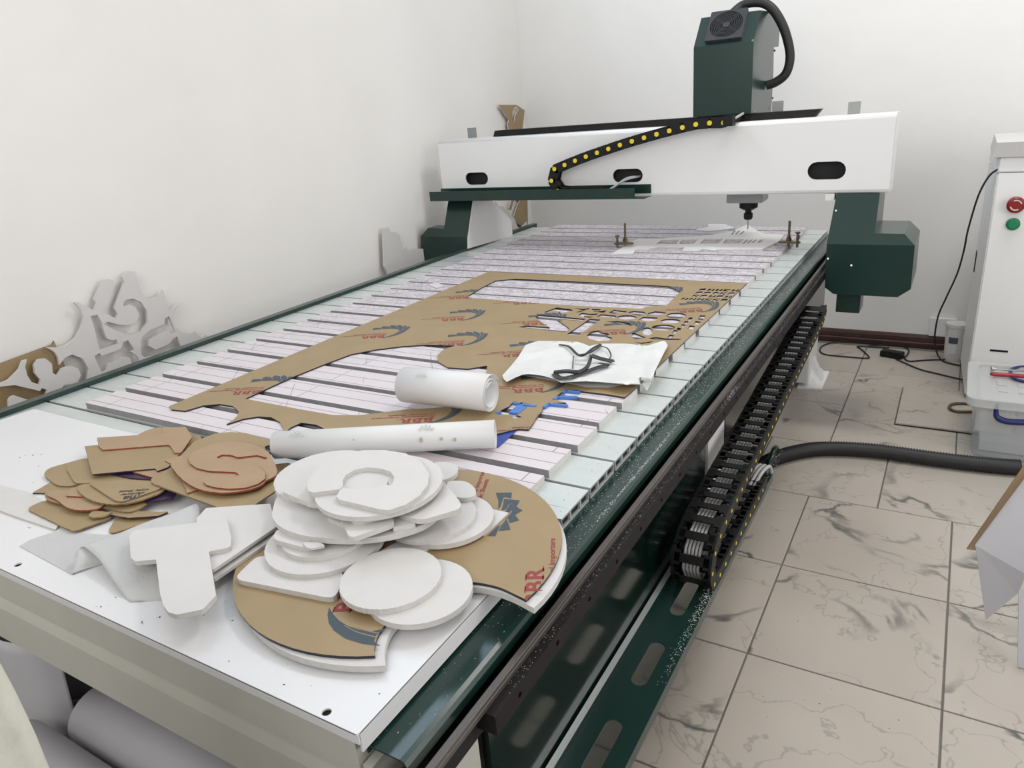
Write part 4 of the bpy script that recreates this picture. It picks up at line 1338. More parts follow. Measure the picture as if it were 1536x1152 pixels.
# ---- boards and T in front
piece('foam_strip', 'lower of the two white boards running under the letter T', 'offcut', Z1([(1040, 625), (1120, 550), (1500, 560), (1514, 672), (1150, 915), (1040, 905)]), 0.006, WH, r=0.002)
piece('foam_strip', 'upper of the two white boards running under the letter T', 'offcut', Z1([(1055, 605), (1110, 545), (1480, 520), (1512, 655), (1150, 900), (1060, 890)]), 0.006, WH, r=0.002)
# folded packing foam
b = MB()
secs = []
L0 = [((340, 930), .8412), ((350, 870), .855), ((368, 785), .868), ((420, 775), .871), ((500, 850), .866), ((590, 985), .852), ((668, 1086), .8412)]
L1 = [((560, 850), .8412), ((590, 790), .852), ((640, 690), .866), ((700, 665), .870), ((760, 750), .8665), ((830, 920), .855), ((850, 1078), .8412)]
L2 = [((900, 640), .8412), ((940, 590), .852), ((1000, 545), .864), ((1060, 525), .869), ((1075, 600), .8665), ((1085, 700), .8575), ((1090, 800), .8545)]
for L in (L0, L1, L2):
    pts = [oz(p, z) for p, z in zip(Z1([q[0] for q in L]), [q[1] for q in L])]
    secs.append(cat_rom(pts, 4, closed=False))
ns = len(secs[0]); grid = []
for t in range(13):
    u = t/12*2
    if u <= 1: A, B_, k = secs[0], secs[1], u
    else: A, B_, k = secs[1], secs[2], u-1
    grid.append([A[i].lerp(B_[i], k)+Vector((0, 0, 0.0015*sin(i*1.3+t))) for i in range(ns)])
vv = [p for g_ in grid for p in g_]
b.add(vv, [(t*ns+i, t*ns+i+1, (t+1)*ns+i+1, (t+1)*ns+i) for t in range(12) for i in range(ns-1)], 0, True)
q = [oz(p, .8412) for p in Z1([(35, 765), (90, 730), (240, 680), (560, 700), (900, 640), (700, 760), (560, 850), (340, 930)])]
b.prism([(p.x, p.y) for p in q], [], .8405, .8412, XY)
fo = b.build('foam_wrap', M_foam)
sm_ = fo.modifiers.new('thick', 'SOLIDIFY'); sm_.thickness = 0.0015; sm_.offset = -1
tag(fo, 'folded sheet of translucent white packing foam beside the letter T', 'packing foam')
piece('letter_t', 'large white cut-out letter T lying at the front of the table', 'offcut',
      [(194, 803), (200, 796), (330, 779), (341, 782), (347, 806), (346, 819), (341, 822), (313, 827), (324, 893), (304, 914), (265, 922), (252, 918), (245, 908), (240, 890), (234, 839), (203, 842), (196, 836)], 0.009, WH, r=0.004, zmin=0.873)

# ------------------------------------------------------------------ paper rolls
def roll(name, label, pl, pr, r, z0, turns, mt, r_in, seg=26, twist=0.0, parts=None, squash=1.0):
    """pl,pr: pixels of the axis ends; spiral of sheet"""
    zc = z0+r*squash
    a, c = oz(pl, zc), oz(pr, zc)
    d = (c-a).normalized(); up = Vector((0, 0, 1)); sd = up.cross(d).normalized()
    N = int(seg*turns); pts = []
    for i in range(N+1):
        t = i/N; th = 2*pi*turns*t+twist; rr = r+(r_in-r)*t
        pts.append((cos(th)*rr, sin(th)*rr*squash))
    b = MB()
    T = 0.0008
    for (e0, e1) in ((a, c),):
        vs = []
        for k, (e, off) in enumerate(((e0, 0), (e1, 0))):
            for x, y in pts: vs.append(e+sd*x+up*y)
        n = len(pts)
        b.add(vs, [(i, i+1, n+i+1, n+i) for i in range(n-1)], 0, True)
    o = b.build(name, mt)
    md = o.modifiers.new('thick', 'SOLIDIFY'); md.thickness = T; md.offset = -1
    tag(o, label, 'paper roll', 'rolls of white vinyl and paper')
    return o, a, c, d, sd, up


r1 = roll('vinyl_roll', 'short thick roll of white vinyl lying on the brown sheet', (607, 578), (737, 591), 0.052, ZSH+0.0012, 2.3, M_paper, 0.028, twist=0.35)
r2_ = roll('vinyl_roll', 'long thin roll of white paper with brown stains lying across the brown sheet', (413, 668), (743, 651), 0.0335, ZSH+0.001, 2.1, M_paper, 0.029, twist=-1.0)
def wrap_mark(rr, r, x0, ang0, s, m, z0, squash=1.0):
    o, a, c, d, sd, up = rr
    ctr = a+d*x0
    b = MB()
    def pt(u, v):
        th = ang0-v/r; return ctr+d*u+sd*(cos(th)*(r+0.0006))+up*(sin(th)*(r+0.0006))
    for k in range(3):
        u = -s+s*k*0.8
        for sgn in (1, -1):
            b.add([pt(u+sgn*s*.42, 0), pt(u+sgn*s*.2, 0), pt(u, s*(0.55+0.25*(k == 1))), pt(u, s*(0.85+0.35*(k == 1)))], [(0, 1, 2, 3)])
    v_, f_, wt = text2d('EXTREME', 1.0)
    k_ = s*3.4/wt
    b.add([pt((x-wt/2)*k_, -(0.55-y)*k_-s*0.25) for x, y in v_], f_)
    b.build('printed_mark', m, o)
wrap_mark(r1, 0.052, 0.075, 1.0+pi/2-0.5, 0.010, M_grey_ink, ZSH)
wrap_mark(r2_, 0.0335, 0.365, 1.15+pi/2-0.75, 0.011, M_grey_ink, ZSH)
wrap_mark(r2_, 0.0335, 0.06, 1.15+pi/2-0.75, 0.011, M_grey_ink, ZSH)
M_stain = mat('brown_stain', (0.46, 0.40, 0.30), 0.6)
b = MB(); o, a, c, d, sd, up = r2_
L2_ = (c-a).length
for fx_, ang_, s in ((0.68, 2.85, 0.006), (0.77, 2.85, 0.004), (0.83, 2.95, 0.004), (0.38, 2.6, 0.002)):
    ctr = a+d*(L2_*fx_); pts = []
    for k in range(9):
        t = 2*pi*k/9; u = cos(t)*s*random.uniform(.5, 1); v = sin(t)*s*1.5*random.uniform(.6, 1)
        th = ang_+v/0.0335; pts.append(ctr+d*u+sd*(cos(th)*0.0341)+up*(sin(th)*0.0341))
    b = MB(); b.add(pts, [list(range(9))])
    b.build('stain', M_stain, o)
# loose flap of paper between the rolls
q = [oz(p, ZSH+0.0012) for p in [(672, 634), (735, 621), (736, 640), (690, 650)]]
b = MB(); b.hexa([p-Vector((0, 0, 0.0008)) for p in q], [p+Vector((0, 0, .0002)) for p in q])

# ------------------------------------------------------------------ white plastic bag with black drawstring
bag_px = [(265, 95), (315, 78), (370, 62), (530, 64), (690, 68), (745, 85), (790, 105), (840, 92), (900, 85), (1000, 84), (1100, 85), (1200, 92), (1270, 100), (1340, 78), (1395, 62), (1418, 68), (1436, 100), (1400, 170), (1370, 230), (1330, 310), (1300, 400), (1262, 476), (1245, 440), (1222, 424), (1160, 420), (1100, 424), (1000, 412), (900, 402), (820, 397), (750, 395), (650, 398), (560, 405), (515, 385), (480, 370), (420, 352), (350, 340), (290, 335), (240, 340), (180, 365), (110, 400), (85, 375), (75, 345), (130, 285), (200, 200), (235, 145)]
def bagz(a, c):
    z = ZSH+0.010
    z += 0.006*noise.noise(Vector((a*0.006, c*0.012, 1.3)))+0.004*noise.noise(Vector((a*0.02, c*0.02, 4.3)))
    if a > 1180: z += 0.010*(1-abs(a-1330)/160)
    if c > 300: z += 0.012*min(1, (c-300)/80)*(1 if 150 < a < 1150 else 0.2)
    if a > 1200 and c > 380: z = ZSH-0.004-0.006*min(1, (c-380)/90)
    if c < 100: z -= 0.004
    return max(z, ZSH+0.002) if not (a > 1200 and c > 380) else z
inner = []
for a in range(100, 1420, 34):
    for c in range(75, 430, 20):
        p = (a+random.uniform(-8, 8), c+random.uniform(-5, 5))
        if inside(p, bag_px): inner.append(p)
vs_ = [Vector(p) for p in bag_px]+[Vector(p) for p in inner]
nb = len(bag_px)
V, E, F, _, _, _ = delaunay_2d_cdt(vs_, [(i, (i+1) % nb) for i in range(nb)], [], 1, 1e-6)
b = MB(); b.add([oz(zb([(p.x, p.y)])[0], bagz(p.x, p.y)) for p in V], F, 0, True)
# lower layer of the bag
lo = [oz(p, ZSH+0.001) for p in zb([(150, 330), (560, 398), (760, 440), (950, 445), (1045, 425), (1150, 380), (1300, 250), (1350, 130), (400, 120), (250, 180)])]
b.prism([(p.x, p.y) for p in lo], [], ZSH+0.0004, ZSH+0.001, XY)
BAG = b.build('plastic_bag', M_bag)
tag(BAG, 'white plastic mailing bag with a loose black drawstring lying on the brown sheet', 'bag')
def ribbon(b, pts, wd, dz=0.006, tilt=0.6):
    P_ = cat_rom([oz(zb([(a, c)])[0], bagz(a, c)+dz+dd) for a, c, dd in pts], 6, closed=False)
    n = len(P_); vs = []
    for i, p in enumerate(P_):
        t = (P_[min(i+1, n-1)]-P_[max(i-1, 0)]).normalized()
        s = Vector((0, 0, 1)).cross(t).normalized()*cos(tilt)+Vector((0, 0, 1))*sin(tilt)
        vs += [p-s*wd/2, p+s*wd/2]
    b.add(vs, [(2*i, 2*i+1, 2*i+3, 2*i+2) for i in range(n-1)], 0, True)
b = MB()
ribbon(b, [(540, 92, 0), (620, 108, 0.002), (690, 172, 0.004), (740, 182, 0.004), (820, 122, 0.006), (885, 88, 0.006)], 0.008, tilt=0.25)
ribbon(b, [(700, 178, 0.004), (790, 160, 0.006), (870, 110, 0.006), (885, 92, 0.006)], 0.007, tilt=0.25)
ribbon(b, [(885, 105, 0.006), (940, 125, 0.004), (968, 180, 0.004), (955, 222, 0.002), (1000, 234, 0)], 0.004, tilt=0.2)
ribbon(b, [(500, 330, 0.003), (540, 362, 0.003), (620, 362, 0.003), (760, 318, 0.004), (860, 280, 0.004), (935, 258, 0.004), (870, 243, 0.006)], 0.018, tilt=0.15)
ribbon(b, [(495, 322, 0.006), (600, 312, 0.01), (700, 318, 0.012), (765, 285, 0.014), (795, 230, 0.016), (805, 182, 0.018)], 0.012, tilt=0.9)
ribbon(b, [(805, 182, 0.012), (870, 205, 0.010), (940, 222, 0.006), (985, 232, 0.003)], 0.016, tilt=0.3)
ribbon(b, [(660, 185, 0.004), (655, 240, 0.002), (652, 290, 0)], 0.003, tilt=0.2)
o = b.build('drawstring', M_ribbon, BAG)
md = o.modifiers.new('thick', 'SOLIDIFY'); md.thickness = 0.0006
b = MB()
a, c = oz(zb([(672, 215)])[0], ZSH+0.022), oz(zb([(785, 215)])[0], ZSH+0.022)
b.tube([a, a.lerp(c, .5), c], 0.006, 10)
b.build('rolled_film', M_bag, BAG)

# ------------------------------------------------------------------ work piece and clamps at the far end
zw = zm(890, 320, 4.267)
WZ = ZB+0.007
op = [oz(p, WZ) for p in zw([(110, 262), (260, 172), (290, 163), (440, 160), (690, 145), (800, 130), (890, 115), (930, 98), (985, 70), (1040, 105), (1090, 130), (1220, 137), (1200, 165), (1180, 185), (1130, 205), (1080, 230), (790, 232), (780, 238), (700, 228), (660, 240), (565, 238), (585, 217), (420, 215), (340, 229), (270, 232), (255, 258)])]
hp = [[(400, 197), (435, 170), (553, 168), (533, 195)], [(545, 195), (566, 168), (670, 166), (645, 193)], [(680, 193), (710, 165), (830, 163), (800, 193)], [(825, 193), (850, 165), (965, 165), (935, 193)],
      [(950, 195), (965, 195), (995, 168), (980, 168)], [(980, 192), (993, 192), (1022, 168), (1008, 168)], [(1012, 188), (1025, 188), (1050, 168), (1038, 168)], [(1050, 188), (1072, 188), (1090, 168), (1068, 168)],
      [(880, 135), (892, 135), (914, 110), (901, 110)], [(906, 135), (918, 135), (942, 110), (929, 110)], [(932, 135), (946, 135), (970, 114), (957, 114)]]
b = MB(); b.prism([(p.x, p.y) for p in op], [[(lambda q: (q.x, q.y))(oz(p, WZ)) for p in zw(h)] for h in hp], ZB+0.0003, WZ, XY, 0, 1)
tag(b.build('cut_panel', [M_panel, M_pvce]), 'flat white cut panel with window openings clamped under the spindle', 'workpiece')
op = [oz(p, WZ) for p in zw([(650, 107), (735, 85), (735, 68), (850, 68), (860, 78), (890, 84), (905, 94), (820, 105), (740, 112)])]
b = MB(); b.prism([(p.x, p.y) for p in op], [], ZB+0.0003, WZ, XY, 0, 1)
tag(b.build('cut_panel', [M_panel, M_pvce]), 'small white cut panel behind the window panel at the far end of the table', 'workpiece')
q = [oz(p, ZB+0.004) for p in [(640, 426), (656, 424), (667, 428), (655, 432)]]
b = MB(); b.prism([(p.x, p.y) for p in q], [], ZB+0.0003, ZB+0.004, XY, 0, 1)
tag(b.build('foam_chip', WH), 'small white chip lying on the strips left of the brown sheet', 'offcut')


def clamp(label, pa, pb, prod, pnut, hrod, hb):
    za = ZB+0.026
    a, c = oz(pa, za), oz(pb, za)
    r_ = oz(prod, za); nb_ = oz(pnut, za)
    t = empty('hold_down_clamp', (r_.x, r_.y, ZB))
    tag(t, label, 'clamp', 'clamps holding the white window panel')
    b = MB(); d = (c-a).normalized(); nn = Vector((-d.y, d.x, 0))*0.013
    b.hexa([a-nn-Vector((0, 0, .009)), c-nn-Vector((0, 0, .009)), c+nn-Vector((0, 0, .009)), a+nn-Vector((0, 0, .009))], [a-nn, c-nn, c+nn, a+nn])
    b.build('clamp_bar', M_bolt, t, bevel=0.002)
    b = MB(); b.lathe((r_.x, r_.y, 0), (0, 0, 1), [(ZB, 0.006), (za+hrod, 0.006)], 10); b.build('rod', M_bolt, t)
    b = MB(); b.lathe((r_.x, r_.y, 0), (0, 0, 1), [(za, 0.014), (za+0.012, 0.014), (za+0.013, 0.010), (za+0.022, 0.010)], 6); b.build('nut', M_bolt, t)
    b = MB(); b.lathe((nb_.x, nb_.y, 0), (0, 0, 1), [(ZB+0.0002, 0.006), (za+hb, 0.006), (za+hb, 0.011), (za+hb+0.008, 0.011)], 8); b.build('bolt', M_bolt, t)


clamp('rusty step clamp with an upright rod at the left end of the white window panel', (922, 364), (950, 364), (938, 362), (926, 364), 0.095, 0.03)
clamp('rusty step clamp with an upright rod at the right end of the white window panel', (1168, 361.5), (1200, 362.5), (1183, 361), (1196, 363), 0.095, 0.04)

# ------------------------------------------------------------------ cut sheets leaning on the left wall
q5 = zm(0, 395, 4.518)


def leaner(name, label, px, X, th, mats, holes=(), drop=True, rnd=0.0):
    pts = [ox(p, X) for p in px]
    poly = [Vector((p.y, p.z)) for p in pts]
    if drop:
        # carry the hidden lower part down to the floor
        i0 = max(range(len(poly)), key=lambda i: poly[i].x); y1 = poly[-1].x; y0 = poly[0].x
        poly = poly+[Vector((poly[-1].x, 0.004)), Vector((poly[0].x, 0.004))]
    hs_ = [[(lambda q: (q.y, q.z))(ox(p, X)) for p in h] for h in holes]
    b = MB(); b.prism(poly, hs_, X-th, X, YZ, 0, 1)
    return tag(b.build(name, mats), label, 'cut sheet', 'cut sheets leaning on the left wall')


leaner('leaning_sheet', 'brown paper-faced sheet leaning on the left wall behind the white cut-outs',
       q5([(-300, 1150), (-300, 780), (0, 680), (305, 568), (352, 552), (366, 525), (382, 560), (440, 690), (430, 900)]), -2.757, 0.006, [M_kraft, M_navy])
leaner('leaning_sheet', 'large white skeleton sheet with letter cut-outs leaning on the left wall',
       q5([(575, 850), (600, 712), (560, 645), (490, 618), (440, 640), (402, 690), (395, 640), (375, 605), (340, 582), (308, 568), (385, 572), (450, 555), (510, 510), (550, 440), (568, 370), (545, 305), (503, 268), (522, 262), (640, 318), (655, 272), (640, 245), (698, 115), (730, 107), (768, 114), (775, 140), (738, 262), (690, 325), (785, 372), (800, 345), (776, 305), (780, 290), (845, 128), (830, 92), (880, 52), (912, 55), (958, 188), (985, 233), (1030, 243), (1075, 222), (1105, 180), (1152, 320), (1232, 262), (1195, 312), (1175, 370), (1190, 432), (1230, 468), (1280, 475), (1325, 460), (1345, 490), (1370, 500), (1382, 486), (1450, 502), (1520, 540), (1520, 600)]),
       -2.738, 0.012, [M_gpvc, M_pvc],
       holes=[q5(h) for h in (
           [(612, 358), (660, 348), (690, 400), (712, 480), (725, 508), (755, 520), (792, 517), (800, 545), (682, 585), (668, 560), (640, 440)],
           [(832, 275), (850, 248), (900, 238), (955, 262), (998, 325), (1000, 405), (955, 465), (880, 488), (790, 455), (700, 412), (730, 395), (800, 415), (870, 418), (925, 395), (945, 345), (915, 295), (875, 278), (842, 292)],
           [(640, 628), (672, 608), (690, 628), (820, 580), (835, 532), (868, 520), (912, 585), (890, 600), (930, 630), (950, 668), (930, 695), (900, 690), (880, 640), (840, 635), (735, 685), (720, 728), (688, 740)],
           [(1120, 372), (1146, 358), (1190, 465), (1160, 480), (1148, 455), (1110, 462), (1010, 520), (1008, 560), (1055, 585), (1150, 545), (1172, 510), (1200, 495), (1235, 578), (1195, 597), (985, 640), (958, 620), (952, 560), (962, 500), (1005, 458), (1112, 410)])])
leaner('leaning_sheet', 'white skeleton offcut with curved arms leaning at the far left of the wall',
       q5([(-60, 850), (0, 815), (60, 790), (130, 720), (155, 662), (184, 652), (170, 700), (185, 760), (215, 805), (268, 822), (276, 790), (238, 745), (232, 690), (262, 650), (310, 645), (352, 680), (358, 745), (390, 758), (420, 712), (480, 695), (532, 712), (550, 760), (520, 810), (440, 822), (412, 850), (412, 900), (300, 930), (322, 860), (285, 845), (272, 866), (215, 852), (100, 825), (-40, 840)]), -2.72, 0.012, [M_gpvc, M_pvc], drop=False)
leaner('leaning_sheet', 'rounded white bar offcut propped at the far left by the table edge',
       q5([(330, 970), (100, 896), (75, 905), (60, 930), (62, 970), (110, 1000)]), -2.70, 0.012, [M_gpvc, M_pvc])
leaner('leaning_sheet', 'small notched white sheet leaning on the left wall beside the green carriage',
       [(582, 410), (577, 400), (575, 343), (583, 341), (586, 348), (594, 348), (599, 352), (605, 374), (608, 370), (612, 376), (622, 373), (650, 373), (660, 400)], -2.735, 0.012, [M_gpvc, M_pvc])
zt_ = zm(740, 130, 5.233)
leaner('leaning_sheet', 'tall brown paper-faced sheet with cut-outs standing in the room corner',
       zt_([(225, 1150), (222, 1095), (190, 1070), (160, 1020), (190, 930), (215, 880), (150, 860), (120, 700), (120, 330), (112, 290), (125, 260), (100, 235), (75, 190), (45, 143), (182, 143), (245, 185), (238, 260), (228, 340), (268, 880), (272, 1100)]), -2.752, 0.008, [M_kraft, M_pvc],
       holes=[zt_([(150, 200), (165, 165), (185, 150), (205, 180), (190, 192), (172, 230), (165, 275), (152, 265)])])
leaner('leaning_sheet', 'white notched sheet standing in the room corner behind the gantry side plate',
       zt_([(60, 1150), (20, 900), (45, 935), (80, 940), (90, 965), (120, 965), (150, 1020), (170, 1040), (190, 1100), (215, 1110), (262, 1060), (270, 1100), (275, 1150)]), -2.735, 0.008, [M_pvc, M_pvc])
leaner('leaning_sheet', 'narrow brown strip leaning in the room corner',
       zt_([(122, 955), (145, 885), (165, 885), (140, 970)]), -2.745, 0.006, [M_kraft, M_pvc], drop=False)

# ------------------------------------------------------------------ control cabinet at the right
KX, KY = 0.138, 4.10
CAB = empty('control_cabinet', (0.5, 4.4, 0))
tag(CAB, 'white control cabinet with red and green push buttons by the back wall', 'cabinet')
zt = ox((1497, 262), KX).z
top_z = oy((1500, 236), KY).z
KQ = [(KX, KY), (0.95, KY), (0.95, 4.66), (0.112, 4.66)]
b = MB(); b.hexa([(x, y, 0.03) for x, y in KQ], [(x, y, zt-0.002) for x, y in KQ])
b.build('body', M_cab, CAB, bevel=0.006)
b = MB(); b.hexa([(x, y, zt+0.001) for x, y in KQ], [(x, y, top_z) for x, y in KQ])
b.build('hood', M_cab, CAB, bevel=0.004)
tz0, tz1 = oy((1500, 232), KY).z, oy((1500, 213), KY).z
b = MB(); b.hexa([(KX-0.03, KY-0.015, top_z+0.001), (0.98, KY-0.015, top_z+0.001), (0.98, 4.64, top_z+0.001), (KX-0.03, 4.64, top_z+0.001)],
                 [(KX-0.02, KY-0.03, tz1), (0.98, KY-0.03, tz1), (0.98, 4.64, tz1), (KX-0.02, 4.64, tz1)])
b.build('top_tray', M_gpvc, CAB)
q = oy((1523.5, 306), KY)
b = MB(); b.lathe(q, (0, -1, 0), [(-0.004, 0.034), (0.004, 0.034), (0.005, 0.024), (0.02, 0.024), (0.022, 0.036), (0.034, 0.036), (0.04, 0.028)], 24)
es = b.build('emergency_stop', M_estop, CAB)
b = MB()
for s in (0.3, pi+0.3):
    pts = []
    for r_ in (0.019, 0.024):
        pts += [(q.x+r_*cos(s+1.8*k/8), q.y-0.0405, q.z+r_*sin(s+1.8*k/8)) for k in range(9)]
    b.add(pts, [(k, k+1, 10+k, 9+k) for k in range(8)])
b.build('button_arrows', M_pvc, es)
q = oy((1519.5, 336), KY)
b = MB(); b.lathe(q, (0, -1, 0), [(-0.004, 0.028), (0.006, 0.028), (0.007, 0.021), (0.016, 0.021), (0.018, 0.018)], 24)
b.build('start_button', M_gbtn, CAB)
def onside(p):
    d = ray(p); nx_ = Vector((0.56, 0.026, 0)); t = (Vector((KX, KY, 0))-CAM).dot(nx_)/d.dot(nx_); return CAM+d*t
q0, q1 = onside((1466, 378)), onside((1461, 406))
b = MB(); ym = (q0.y+q1.y)/2; xm = KX-0.026/0.56*(ym-KY)
b.hexa([(xm-0.003, ym-0.02, q1.z), (xm+0.002, ym-0.02, q1.z), (xm+0.002, ym+0.03, q1.z), (xm-0.004, ym+0.03, q1.z)],
       [(xm-0.003, ym-0.02, q0.z), (xm+0.002, ym-0.02, q0.z), (xm+0.002, ym+0.03, q0.z), (xm-0.004, ym+0.03, q0.z)])
b.build('side_latch', M_blk, CAB)
q0, q1 = oy((1485, 525), KY), oy((1512, 527), KY)
bx('door_slot', q0.x, q1.x, KY-0.0015, KY+0.002, q0.z-0.006, q0.z+0.004, M_blk, CAB)

# black power cable hanging from the cabinet
b = MB()
cpx = [((1497, 254), 4.12), ((1483, 265), 4.2), ((1467, 295), 4.35), ((1452, 345), 4.5), ((1446, 375), 4.55), ((1436, 410), 4.6), ((1420, 445), 4.65), ((1407, 475), 4.68)]
pts = [oy(p, y) for p, y in cpx]+[oy((1402, 508), 4.74), oy((1405, 528), 4.76), oz((1410, 537), 0.006), oz((1418, 543), 0.006), oz((1440, 548), 0.006), oz((1460, 547), 0.006)]
b.tube(cat_rom(pts, 6, False), 0.0048, 8)
tag(b.build('power_cable', M_rub), 'thin black cable hanging from the cabinet top down to the floor', 'cable')
# adapter and cables on the floor by the back wall
z5_ = zm(1136, 480, 3.84)
AD = MB()
c0, c1 = oz(z5_([(715, 185)])[0], 0.02), oz(z5_([(840, 205)])[0], 0.02)
d = (c1-c0).normalized(); nn = Vector((-d.y, d.x, 0))*0.03
AD.hexa([c0-nn-Vector((0, 0, .018)), c1-nn-Vector((0, 0, .018)), c1+nn-Vector((0, 0, .018)), c0+nn-Vector((0, 0, .018))],
        [c0-nn*.9+Vector((0, 0, .018)), c1-nn*.9+Vector((0, 0, .018)), c1+nn*.9+Vector((0, 0, .018)), c0+nn*.9+Vector((0, 0, .018))])
ADO = AD.build('power_adapter', M_blk, bevel=0.004)
tag(ADO, 'black power brick lying on the floor by the brown skirting', 'adapter')
def floor_cable(label, px, m, r=0.0045, parent=None, name='floor_cable', lift=0.0005):
    b = MB(); b.tube(cat_rom([oz(p, r+lift) for p in z5_(px)], 6, False), r, 8)
    o = b.build(name, m, parent)
    if parent is None: tag(o, label, 'cable', 'loose cables on the floor')
    return o
floor_cable('grey cable looped on the floor at the foot of the skirting', [(520, 122), (440, 128), (375, 150), (362, 180), (400, 200), (520, 212), (630, 220), (640, 208), (600, 170), (580, 152), (690, 158), (760, 160)], M_rub)
floor_cable('black cable running from the power brick toward the cabinet', [(842, 210), (870, 236), (960, 232), (1060, 228), (1170, 230)], M_rub)
floor_cable('long black cable running diagonally across the floor from the power brick', [(800, 226), (850, 248), (940, 285), (1040, 310), (1130, 332), (1185, 344)], M_rub)
floor_cable('black cable end curled over the power brick', [(640, 150), (760, 140), (840, 150), (872, 175), (860, 205), (842, 215)], M_rub)
floor_cable('brown cable loop lying beside the clear box', [(1236, 528), (1150, 526), (1112, 512), (1110, 492), (1150, 480), (1240, 482)], M_bolt, 0.007, lift=0.0125)
# socket box on the back wall
a, c = oy((1396, 475), BACK), oy((1426, 504), BACK)
b = MB(); b.box(a.x, c.x+0.02, BACK-0.03, BACK-0.0005, c.z, a.z)
tag(b.build('trunking_box', M_white, bevel=0.003), 'white plastic trunking box on the back wall above the skirting', 'box')
# grey tub squeezed beside the cabinet
b = MB()
a, c = oy((1427, 535), 4.72), oy((1452, 472), 4.72)
xl, xr = a.x-0.02, 0.098
b.lathe(((xl+xr)/2, 4.74, 0.001), (0, 0, 1), [(0, 0.042), (0.02, 0.046), (0.2, 0.052), (0.205, 0.056), (0.222, 0.056), (0.224, 0.05)], 20)
TUB = b.build('plastic_tub', M_gpvc)
tag(TUB, 'pale grey plastic tub with a label standing between the cabinet and the back wall', 'tub')
tx = (xl+xr)/2
b = MB()
for z0, z1, w_, m_ in ((0.05, 0.11, 0.022, 0), (0.115, 0.15, 0.02, 1)):
    pts = []
    for z in (z0, z1):
        for k in range(7):
            t = -pi/2-0.5+0.3*k/2-0.1; r_ = 0.0535
            pts.append((tx+r_*cos(t), 4.74+r_*sin(t), z))
    b.add(pts, [(k, k+1, 8+k, 7+k) for k in range(6)], m_)
b.build('label', [M_pvc, M_slate_ink], TUB)

# ------------------------------------------------------------------ clear storage box
BXX0, BXX1, BY0, BY1 = 0.150, 0.72, 3.42, 3.88
bz = 0.272
BIN = empty('storage_box', ((BXX0+BXX1)/2, (BY0+BY1)/2, 0))
tag(BIN, 'frosted clear plastic storage box with blue clip handles by the cabinet', 'storage box')
b = MB()
T = 0.004
def ring(ix, z): return rounded([(BXX0+ix, BY0+ix), (BXX1-ix, BY0+ix), (BXX1-ix, BY1-ix), (BXX0+ix, BY1-ix)], 0.04, 5)
lv = [(0.028, 0.002), (0.022, 0.015), (0.0, bz)]
R_ = [[Vector((p.x, p.y, z)) for p in ring(ix, z)] for ix, z in lv]
n = len(R_[0])
for k in range(2):
    b.add(R_[k]+R_[k+1], [(i, (i+1) % n, n+(i+1) % n, n+i) for i in range(n)], 0, True)
b.add(R_[0], [list(range(n))[::-1]])
o = b.build('tub', M_bin, BIN)
md = o.modifiers.new('thick', 'SOLIDIFY'); md.thickness = 0.003; md.offset = -1
b = MB()
rim = rounded([(BXX0-0.025, BY0-0.025), (BXX1+0.025, BY0-0.025), (BXX1+0.025, BY1+0.025), (BXX0-0.025, BY1+0.025)], 0.05, 5)
rim2 = rounded([(BXX0+0.02, BY0+0.02), (BXX1-0.02, BY0+0.02), (BXX1-0.02, BY1-0.02), (BXX0+0.02, BY1-0.02)], 0.035, 5)
b.prism(rim, [rim2], bz-0.022, bz+0.012, XY)
b.prism(rim2, [], bz-0.002, bz+0.002, XY)
for k in range(2):
    for j in range(2):
        x = BXX0+0.09+0.075*k; y = BY0+0.12+0.08*j
        b.box(x, x+0.035, y, y+0.045, bz+0.0021, bz+0.005)
b.build('lid', M_lid, BIN)
b = MB()
hpx = [(1496, 606), (1494, 618), (1496, 626), (1506, 631), (1520, 633), (1545, 634)]
pts = [oy(p, BY0-0.012) for p in hpx]
b.tube(cat_rom(pts, 5, False), lambda i: 0.006+0.0006*min(i, 12), 10)
b.build('handle', M_bluep, BIN)
# card inside
a, c = oy((1467, 605), BY0+0.06), oy((1517, 652), BY0+0.06)
b = MB(); b.hexa([(a.x, BY0+0.06, c.z), (c.x, BY0+0.07, c.z), (c.x, BY0+0.073, c.z), (a.x, BY0+0.063, c.z)], [(a.x, BY0+0.055, a.z-0.03), (c.x, BY0+0.065, a.z-0.03), (c.x, BY0+0.068, a.z-0.03), (a.x, BY0+0.058, a.z-0.03)])
tag(b.build('instruction_card', M_card), 'cream printed card inside the clear storage box', 'card')
bx('box_contents', BXX0+0.05, BXX1-0.05, BY0+0.085, BY1-0.05, 0.008, 0.055, M_gpvc)
tag(bpy.data.objects['box_contents'], 'pale flat packet lying in the bottom of the clear storage box', 'packet')
# tools on the lid
zl = bz+0.018
a, c = oz((1485, 561), zl), oz((1560, 566), zl)
b = MB(); b.tube([a, a.lerp(c, .08), a.lerp(c, .5), c], lambda i: (0.006, 0.010, 0.010, 0.009)[i], 10)
SD = b.build('red_tool_handle', M_redp)
tag(SD, 'red handled pen tool lying on the lid of the clear storage box', 'tool')
a, c = oz((1486, 553), zl), oz((1560, 559), zl)
b = MB(); b.tube([a.lerp(c, .0), a.lerp(c, .07), a.lerp(c, .12), c], lambda i: (0.012, 0.010, 0.004, 0.004)[i], 10)
tag(b.build('metal_tool', M_steel), 'shiny metal tool with a thick head beside the red handle on the lid', 'tool')
b = MB()
pts = [oz(p, zl-0.006) for p in [(1545, 550), (1525, 551), (1516, 556), (1520, 567), (1535, 572), (1550, 573)]]
b.tube(cat_rom(pts, 6, False), 0.007, 8)
tag(b.build('blue_clip', M_bluep), 'blue curved plastic clip lying on the lid of the clear storage box', 'clip')

